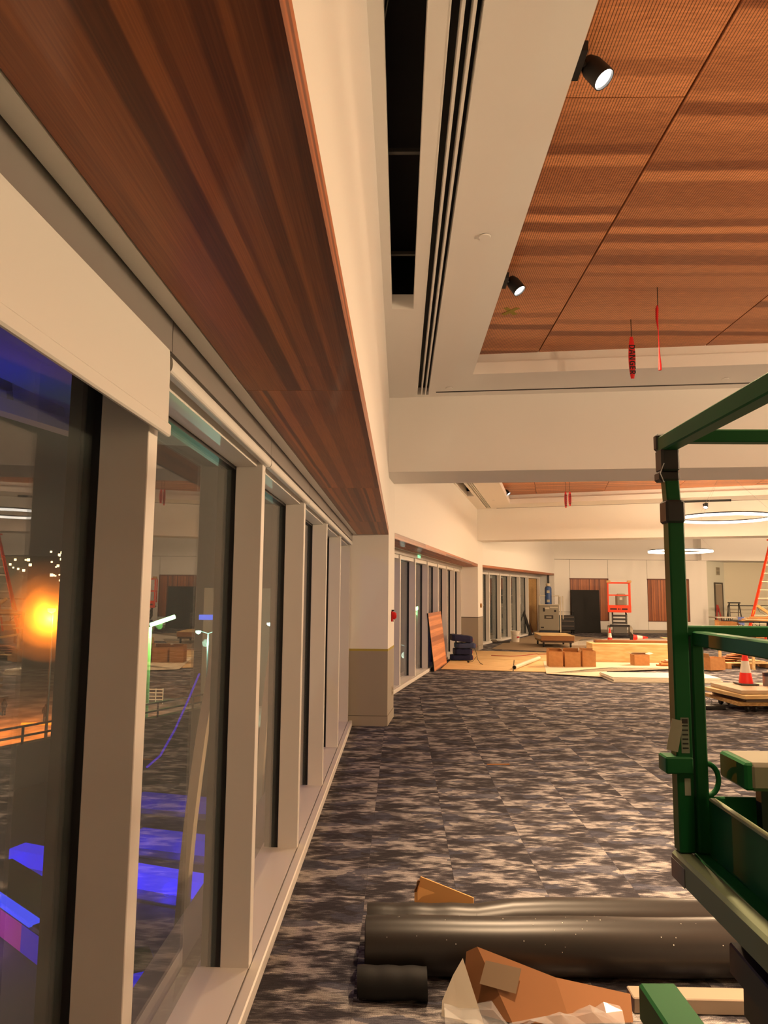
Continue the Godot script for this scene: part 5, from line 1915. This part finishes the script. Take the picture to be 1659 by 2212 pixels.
# ---------------------------------------------------------------- outside at night
func build_outside() -> void:
	var s := S()
	prism(s, [Vector2(-0.96, 14), Vector2(-0.96, -9), bw(1, -0.96, 0), bw(1, -0.96, 11), bw(2, -0.96, 10), Vector2(2.0, -34), Vector2(-5.2, -25.4), Vector2(-14.5, -7.2), Vector2(-22, 8), Vector2(-22, 14)], -3.5, -3.2)
	tag(obj("roof_terrace", s, mat(Color(0.30, 0.31, 0.29), 0.85)), "dark flat roof terrace below the windows", "terrace", "", "structure")
	s = S()
	prism(s, [Vector2(-160, 40), Vector2(-1.2, 40), Vector2(-1.2, -160), Vector2(-160, -160)], -12.3, -12.0)
	tag(obj("snowy_ground", s, textured(mottled(Color(0.30, 0.29, 0.28), Color(0.72, 0.70, 0.68), 0.03, 55), Vector2(0.03, 0.03), 0.9)), "trampled snowy ground far below the windows", "ground", "", "structure")
	# parapet with a railing
	var a := Vector2(-14.5, -7.2)
	var b := Vector2(-5.2, -25.4)
	var d := (b - a).normalized()
	var n := Vector2(-d.y, d.x)
	s = S()
	prism(s, [a, b, b + n * -0.25, a + n * -0.25], -3.2, -2.15)
	tag(obj("parapet_wall", s, mat(Color(0.26, 0.27, 0.24), 0.8)), "dark parapet wall along the edge of the roof terrace", "parapet", "", "structure")
	var rl := thing("terrace_railing", "thin dark railing on top of the terrace parapet", "railing")
	for y in [-1.72, -1.95]:
		bar(rl, "rail", Vector3(a.x, y, a.y), Vector3(b.x, y, b.y), 0.05, 0.05, M.dark)
	for k in 15:
		var p := a.lerp(b, k / 14.0)
		bar(rl, "post", Vector3(p.x, -2.15, p.y), Vector3(p.x, -1.70, p.y), 0.05, 0.05, M.dark)
	# canopy over the terrace washed by blue lamps
	var cv := thing("blue_lit_canopy", "blue-lit canopy over the terrace outside the nearest windows", "canopy")
	s = S()
	prism(s, [Vector2(-6.9, 6), Vector2(-1.0, 6), Vector2(-1.0, -8.8), Vector2(-2.6, -15.0), Vector2(-5.6, -14.2), Vector2(-6.6, -10.6)], 4.62, 4.9)
	obj("canopy_slab", s, mat(Color(0.36, 0.37, 0.42), 0.8), cv)
	s = S()
	prism(s, [Vector2(-6.9, 6), Vector2(-6.6, 6), Vector2(-6.3, -10.6), Vector2(-5.4, -13.9), Vector2(-5.7, -14.2), Vector2(-6.6, -10.6)], 4.40, 4.62)
	obj("canopy_beam", s, mat(Color(0.42, 0.43, 0.48), 0.8), cv)
	var blue := Color(0.17, 0.13, 1.0)
	var fl := [[Vector3(-5.7, 3.6, -9.2), "blue floodlight hung from the canopy outside the nearest window"], [Vector3(-5.9, 3.6, -5.0), "blue floodlight hung from the canopy, nearer the building corner"]]
	for q in fl:
		var t := thing("blue_flood_lamp", q[1], "floodlight", q[0], 0.0, "blue floodlights of the terrace")
		s = S()
		lathe(s, [Vector2(0.0, 0.06), Vector2(0.09, 0.06), Vector2(0.06, -0.06), Vector2(0.0, -0.08)], 14, Vector3.ZERO)
		obj("lamp_head", s, glow(blue, 1.0), t)
		bar(t, "stem", Vector3(0, 0.05, 0), Vector3(0, 1.015, 0), 0.03, 0.03, M.dark)
		omni(t, Vector3(0, 0.0, 0.0), blue, 1.3, 0.06)
	# glowing light boxes set in rows on the terrace
	var rows := [[Vector2(-6.77, -13.03), Vector2(-5.0, -12.38), 0.9, "blue glowing light box nearest the parapet end of the front row"], [Vector2(-4.6, -12.25), Vector2(-2.3, -11.5), 1.3, "brightest blue light box at the building end of the front row"], [Vector2(-4.95, -13.94), Vector2(-2.8, -13.38), 0.45, "violet light box in the middle row on the terrace"], [Vector2(-5.8, -16.33), Vector2(-3.3, -15.78), 0.2, "dim violet light box in the back row on the terrace"]]
	for q in rows:
		var c: Vector2 = (q[0] + q[1]) / 2
		var dd: Vector2 = q[1] - q[0]
		var t := thing("terrace_light_box", q[3], "light box", Vector3(c.x, -3.2, c.y), -dd.angle(), "light boxes on the terrace")
		s = S()
		cbox(s, Vector3(0, 0.15, 0), Vector3(dd.length(), 0.29, 0.35), 0.01)
		obj("lamp_box", s, glow(Color(0.24, 0.20, 1.0), 0.62 * q[2]), t)
		s = S()
		cbox(s, Vector3(0, 0.02, 0.10), Vector3(dd.length() + 0.1, 0.04, 0.75), 0.01)
		obj("plinth", s, mat(Color(0.55, 0.55, 0.6), 0.7), t)
		for k in 3:
			omni(t, Vector3((k - 1) * dd.length() * 0.33, 0.2, 0.35), Color(0.24, 0.20, 1.0), 0.05 * q[2], 0.1)
	# kiosk with magenta panels close below
	var kd := Vector2(1.39, 1.13).normalized()
	var eq := thing("lit_kiosk", "dark kiosk with blue rim and magenta glowing side on the terrace", "kiosk", Vector3(-5.6, -3.2, -10.45), -kd.angle())
	s = S()
	cbox(s, Vector3(0, 0.2, -0.4), Vector3(3.4, 0.4, 0.9), 0.03)
	obj("cabinet", s, M.dark, eq)
	for q in [[-1.25, Color(0.50, 0.10, 0.62)], [-0.45, Color(0.16, 0.08, 0.60)], [0.4, Color(0.66, 0.12, 0.55)], [1.2, Color(0.24, 0.12, 0.75)]]:
		s = S()
		box(s, Vector3(q[0], 0.21, 0.055), Vector3(0.8, 0.34, 0.01))
		obj("lamp_panel", s, glow(q[1], 0.4), eq)
	s = S()
	cbox(s, Vector3(-0.3, 0.43, -0.02), Vector3(2.6, 0.07, 0.16), 0.01)
	obj("lamp_rim", s, glow(Color(0.20, 0.30, 1.0), 0.75), eq)
	s = S()
	cbox(s, Vector3(1.35, 0.43, -0.02), Vector3(0.5, 0.07, 0.16), 0.01)
	obj("dark_rim_end", s, M.dark, eq)
	omni(eq, Vector3(0.3, 0.3, 0.4), Color(0.45, 0.15, 0.8), 0.25, 0.1)
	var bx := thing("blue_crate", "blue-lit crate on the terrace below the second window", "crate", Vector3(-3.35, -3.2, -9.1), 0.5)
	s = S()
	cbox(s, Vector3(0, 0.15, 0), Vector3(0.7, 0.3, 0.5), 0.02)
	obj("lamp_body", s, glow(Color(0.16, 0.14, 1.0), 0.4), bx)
	s = S()
	cbox(s, Vector3(0, 0.32, 0), Vector3(0.74, 0.04, 0.54), 0.01)
	obj("lid", s, M.dark, bx)
	# pale curved arch ribs outside
	for q in [[0.0, "pale curved arch rib rising outside the second window"], [-2.3, "pale curved arch rib rising outside the third window"], [-4.6, "pale curved arch rib rising farther along the terrace"]]:
		var t := thing("arch_rib", q[1], "arch", Vector3(-1.28, -3.2, -4.345 + q[0]), 0.0, "pale arch ribs on the terrace")
		s = S()
		var pts := []
		var curve := Curve3D.new()
		for k in [[-3.2, 0.02], [-1.6, 0.06], [-0.83, 0.0], [-0.08, -0.10], [0.29, -0.195], [0.68, -0.355], [1.09, -0.59], [1.59, -0.88], [2.1, -1.25], [2.6, -1.8]]:
			curve.add_point(Vector3(0, k[0] + 3.2, k[1]))
		for i in 25:
			pts.append(curve.sample_baked(curve.get_baked_length() * i / 24.0))
		for i in 24:
			var p: Vector3 = pts[i]
			var r: Vector3 = pts[i + 1]
			var w0 := 0.062 * (1.0 - 0.5 * i / 24.0)
			var w1 := 0.062 * (1.0 - 0.5 * (i + 1) / 24.0)
			var zz := Vector3(0, 0, 1)
			var xx := Vector3(0.03, 0, 0)
			face(s, [p + zz * w0 + xx, p - zz * w0 + xx, r - zz * w1 + xx, r + zz * w1 + xx])
			face(s, [p - zz * w0 - xx, p + zz * w0 - xx, r + zz * w1 - xx, r - zz * w1 - xx])
			face(s, [p - zz * w0 + xx, p - zz * w0 - xx, r - zz * w1 - xx, r - zz * w1 + xx])
			face(s, [p + zz * w0 - xx, p + zz * w0 + xx, r + zz * w1 + xx, r + zz * w1 - xx])
		obj("rib", s, mat(Color(0.86, 0.80, 0.66), 0.6), t)
	# unseen low lamps, added to brighten the terrace
	for q in [[Vector3(-2.3, -3.2, -5.0), "added low lamp out of view close to the building on the terrace"], [Vector3(-8.6, -3.2, -9.0), "added low lamp out of view by the parapet on the terrace"]]:
		var t := thing("added_bollard_lamp", q[1], "added lamp", q[0], 0.0, "added low lamps on the terrace")
		s = S()
		lathe(s, [Vector2(0.0, 0.0), Vector2(0.07, 0.0), Vector2(0.07, 0.7), Vector2(0.0, 0.7)], 14, Vector3.ZERO)
		obj("stem", s, M.dark, t)
		s = S()
		lathe(s, [Vector2(0.0, 0.7), Vector2(0.07, 0.7), Vector2(0.07, 0.86), Vector2(0.0, 0.9)], 14, Vector3.ZERO)
		obj("lamp_head", s, glow(Color(0.9, 1.0, 0.82), 1.5), t)
		omni(t, Vector3(0, 0.8, 0), Color(0.95, 1.0, 0.84), 1.0, 0.06)
	# violet light cable from the railing down to the terrace
	var lc := thing("light_cable", "thin violet light cable strung over the terrace", "cable")
	s = S()
	tube(s, [Vector3(-6.3, -1.0, -22.6), Vector3(-6.35, -1.6, -21.8), Vector3(-6.5, -2.4, -21.0), Vector3(-6.7, -3.0, -20.4), Vector3(-6.86, -3.18, -19.8)], 0.03, 6)
	obj("lamp_cord", s, glow(Color(0.30, 0.14, 0.85), 0.4), lc)
	# street lamps
	var ol := street_lamp(Vector3(-32.3, -12, -66), 11.5, Color(1.0, 0.50, 0.09), 520.0, "tall street lamp glowing orange over the snow", 0.34, 30.0)
	# nested fog shells added to give the lamp its soft orange glow
	for q in [[9.5, 0.004], [7.0, 0.006], [5.0, 0.009], [3.2, 0.014], [1.8, 0.02]]:
		var fg := FogVolume.new()
		fg.name = "glow_fog"
		fg.size = Vector3.ONE * q[0]
		fg.shape = RenderingServer.FOG_VOLUME_SHAPE_ELLIPSOID
		var fm := FogMaterial.new()
		fm.albedo = Color(1, 1, 1)
		fm.density = q[1]
		fg.material = fm
		ol.add_child(fg, true)
		fg.position = Vector3(0, 11.55, 0.3)
		fg.set_meta("kind", "stuff")
	street_lamp(Vector3(-16.1, -12, -60), 10.0, Color(0.72, 1.0, 0.86), 100.0, "twin-headed white lamp post beyond the terrace", 0.2, 10.0)
	street_lamp(Vector3(-12.9, -12, -75), 10.0, Color(0.72, 1.0, 0.86), 100.0, "twin-headed white lamp post farthest away", 0.24, 10.0)
	var gt := thing("green_tube_lamp", "slanted greenish tube light on a pale post outside", "lamp", Vector3(-14.0, -12, -42.0))
	bar(gt, "post", Vector3(-0.72, 0, 0), Vector3(-0.72, 11.4, 0), 0.16, 0.16, mat(Color(0.7, 0.75, 0.65), 0.6))
	s = S()
	tube(s, [Vector3(-0.71, 11.52, 0), Vector3(0.72, 12.02, 0)], 0.12, 12)
	obj("lamp_tube", s, glow(Color(0.72, 1.0, 0.66), 6.0), gt)
	omni(gt, Vector3(0.0, 11.5, 0.5), Color(0.55, 1.0, 0.5), 30.0, 0.2)
	var g3 := thing("green_tube_lamp", "greenish tube light seen through the second bay windows", "lamp", Vector3(1.05, -12, -45.0))
	bar(g3, "post", Vector3(0, 0, -0.2), Vector3(0, 12.4, -0.2), 0.14, 0.14, M.dark)
	s = S()
	tube(s, [Vector3(-0.2, 12.5, 0), Vector3(0.5, 12.72, 0)], 0.11, 12)
	obj("lamp_tube", s, glow(Color(0.72, 1.0, 0.72), 5.0), g3)
	omni(g3, Vector3(0.15, 12.3, 0.3), Color(0.6, 1.0, 0.6), 2.0, 0.2)
	street_lamp(Vector3(0.45, -12, -62), 9.0, Color(0.85, 1.0, 0.90), 20.0, "twin-headed white lamp post seen through the second bay", 0.14, 8.0)
	# people on the snow
	for q in [[Vector3(-36.4, -12, -74.0), "person in dark winter coat walking on the orange-lit snow"], [Vector3(-42.4, -12, -77.0), "person in dark clothes standing by the window frame on the snow"]]:
		person(q[0], q[1])
	var kb := thing("yellow_kerb", "long yellow kerb strip on the orange-lit snow", "kerb", Vector3(-35.6, -12, -72.0), 0.1)
	s = S()
	cbox(s, Vector3(0, 0.12, 0), Vector3(4.2, 0.24, 0.3), 0.03)
	obj("strip", s, mat(Color(0.92, 0.80, 0.40), 0.7), kb)
	# far buildings
	var bl := thing("dark_building", "dark block of buildings with lit windows beyond the snow", "building", Vector3(-62, -12, -126), 0.1)
	s = S()
	box(s, Vector3(0, 9, 0), Vector3(30, 20, 11))
	obj("wall", s, mat(Color(0.06, 0.06, 0.065), 0.9), bl)
	for i in 26:
		s = S()
		var w := rng.randf_range(0.22, 0.5)
		box(s, Vector3(rng.randfn(3.0, 1.0) if i < 18 else rng.randfn(-3.2, 1.0), rng.randf_range(14.5, 20.5) if i < 18 else rng.randf_range(16.5, 18.4), 5.55), Vector3(w, w, 0.1))
		obj("lit_window", s, glow(Color(1.0, 0.86, 0.62), 2.5), bl)
	var b2 := thing("low_building", "low pale building with lit doorway across the yard", "building", Vector3(-19.6, -12, -90), 0.0)
	s = S()
	box(s, Vector3(0, 6.9, 0), Vector3(8, 13.8, 9))
	obj("wall", s, mat(Color(0.30, 0.32, 0.31), 0.9), b2)
	for q in [[-0.6, 12.4, 0.9, 2.3, Color(0.70, 0.95, 0.88)], [-3.2, 10.3, 2.6, 0.6, Color(0.30, 0.45, 1.0)]]:
		s = S()
		box(s, Vector3(q[0], q[1], 4.55), Vector3(q[2], q[3], 0.1))
		obj("lit_window", s, glow(q[4], 0.8), b2)
	var yr := thing("yard_railing", "pale metal guard rail lit in the yard below", "railing", Vector3(-29.5, -12, -86))
	for y in [0.5, 0.9, 1.3, 1.7]:
		bar(yr, "rail", Vector3(-1.3, y, 0), Vector3(1.3, y, 0), 0.09, 0.09, mat(Color(0.85, 0.9, 0.86), 0.5))
	for k in 4:
		bar(yr, "post", Vector3(-1.3 + 0.85 * k, 0, 0), Vector3(-1.3 + 0.85 * k, 1.8, 0), 0.09, 0.09, mat(Color(0.85, 0.9, 0.86), 0.5))

func street_lamp(at: Vector3, h: float, c: Color, e: float, label: String, r: float, g: float) -> Node3D:
	var t := thing("street_lamp", label, "street lamp", at)
	var s := S()
	tube(s, [Vector3.ZERO, Vector3(0, h * 0.5, 0), Vector3(0, h, 0)], [0.14, 0.10, 0.07], 10)
	obj("post", s, M.dark, t)
	var twin := label.begins_with("twin")
	for x in ([-0.75, 0.75] if twin else [0.0]):
		s = S()
		lathe(s, [Vector2(0.0, -r), Vector2(r, -r * 0.4), Vector2(r * 1.1, r * 0.4), Vector2(0.0, r * 0.5)], 14, Vector3(x, h + 0.1, 0.3))
		obj("lamp_head", s, glow(c, g), t)
		bar(t, "arm", Vector3(0, h - 0.05, 0), Vector3(x, h + 0.1 + r * 0.5, 0.25), 0.06, 0.06, M.dark)
	omni(t, Vector3(0, h - 0.8, 0.6), c, e, 0.3)
	return t

# one continuous figure, seen very small: a smooth field meshed as surface nets
func person(at: Vector3, label: String) -> void:
	var t := thing("person", label, "person", at, 0.4, "people on the snow")
	var bones := [
		[Vector3(-0.10, 0.06, 0.05), Vector3(-0.10, 0.48, 0.02), 0.065, 0.075], [Vector3(-0.10, 0.48, 0.02), Vector3(-0.08, 0.90, 0.0), 0.08, 0.105],
		[Vector3(0.12, 0.06, -0.12), Vector3(0.11, 0.48, 0.0), 0.065, 0.075], [Vector3(0.11, 0.48, 0.0), Vector3(0.08, 0.90, 0.0), 0.08, 0.105],
		[Vector3(-0.10, 0.05, 0.05), Vector3(-0.10, 0.04, 0.20), 0.055, 0.045], [Vector3(0.12, 0.05, -0.12), Vector3(0.12, 0.04, 0.03), 0.055, 0.045],
		[Vector3(0, 0.92, 0), Vector3(0, 1.22, 0.01), 0.17, 0.18], [Vector3(0, 1.22, 0.01), Vector3(0, 1.42, 0), 0.18, 0.15],
		[Vector3(-0.17, 1.40, 0), Vector3(-0.27, 1.12, 0.0), 0.075, 0.062], [Vector3(-0.27, 1.12, 0), Vector3(-0.24, 0.86, 0.10), 0.06, 0.045],
		[Vector3(0.17, 1.40, 0), Vector3(0.27, 1.12, 0.0), 0.075, 0.062], [Vector3(0.27, 1.12, 0), Vector3(0.24, 0.86, 0.06), 0.06, 0.045],
		[Vector3(0, 1.42, 0), Vector3(0, 1.56, 0.01), 0.065, 0.065], [Vector3(0, 1.60, 0.02), Vector3(0, 1.68, 0.01), 0.095, 0.10]]
	var c := 0.04
	var lo := Vector3(-0.42, -0.04, -0.32)
	var nx := 21
	var ny := 47
	var nz := 17
	var f := PackedFloat32Array()
	f.resize(nx * ny * nz)
	for k in nz:
		for j in ny:
			for i in nx:
				var p := lo + Vector3(i, j, k) * c
				var v := 9.0
				for q in bones:
					var ab: Vector3 = q[1] - q[0]
					var h := clampf((p - q[0]).dot(ab) / ab.length_squared(), 0.0, 1.0)
					var dd: float = (p - q[0] - ab * h).length() - lerpf(q[2], q[3], h)
					var m := clampf(0.5 + 0.5 * (v - dd) / 0.04, 0.0, 1.0)
					v = lerpf(v, dd, m) - 0.04 * m * (1.0 - m)
				f[(k * ny + j) * nx + i] = v
	var vid := {}
	var vs := []
	for k in nz - 1:
		for j in ny - 1:
			for i in nx - 1:
				var sum := Vector3.ZERO
				var cnt := 0
				for e in [[0, 0, 0, 1, 0, 0], [0, 0, 0, 0, 1, 0], [0, 0, 0, 0, 0, 1], [1, 0, 0, 1, 1, 0], [1, 0, 0, 1, 0, 1], [0, 1, 0, 1, 1, 0], [0, 1, 0, 0, 1, 1], [0, 0, 1, 1, 0, 1], [0, 0, 1, 0, 1, 1], [1, 1, 0, 1, 1, 1], [1, 0, 1, 1, 1, 1], [0, 1, 1, 1, 1, 1]]:
					var a: float = f[((k + e[2]) * ny + j + e[1]) * nx + i + e[0]]
					var b: float = f[((k + e[5]) * ny + j + e[4]) * nx + i + e[3]]
					if (a < 0) != (b < 0):
						var w := a / (a - b)
						sum += Vector3(e[0], e[1], e[2]).lerp(Vector3(e[3], e[4], e[5]), w)
						cnt += 1
				if cnt:
					vid[(k * ny + j) * nx + i] = vs.size()
					vs.append(lo + (Vector3(i, j, k) + sum / cnt) * c)
	var s := S()
	s.set_smooth_group(0)
	for k in range(1, nz - 1):
		for j in range(1, ny - 1):
			for i in range(1, nx - 1):
				var q0 := (k * ny + j) * nx + i
				for ax in 3:
					var st: int = [1, nx, nx * ny][ax]
					var u: int = [nx, nx * ny, 1][ax]
					var v: int = [nx * ny, 1, nx][ax]
					if (f[q0] < 0) == (f[q0 + st] < 0):
						continue
					var quad := [q0 - u - v, q0 - v, q0, q0 - u]
					if quad.all(func(x): return vid.has(x)):
						var p := quad.map(func(x): return vs[vid[x]])
						if f[q0] > 0:
							p.reverse()
						for e in [0, 2, 1, 0, 3, 2]:
							s.add_vertex(p[e])
	s.generate_normals()
	obj("body", s, mat(Color(0.10, 0.10, 0.12), 0.85), t)
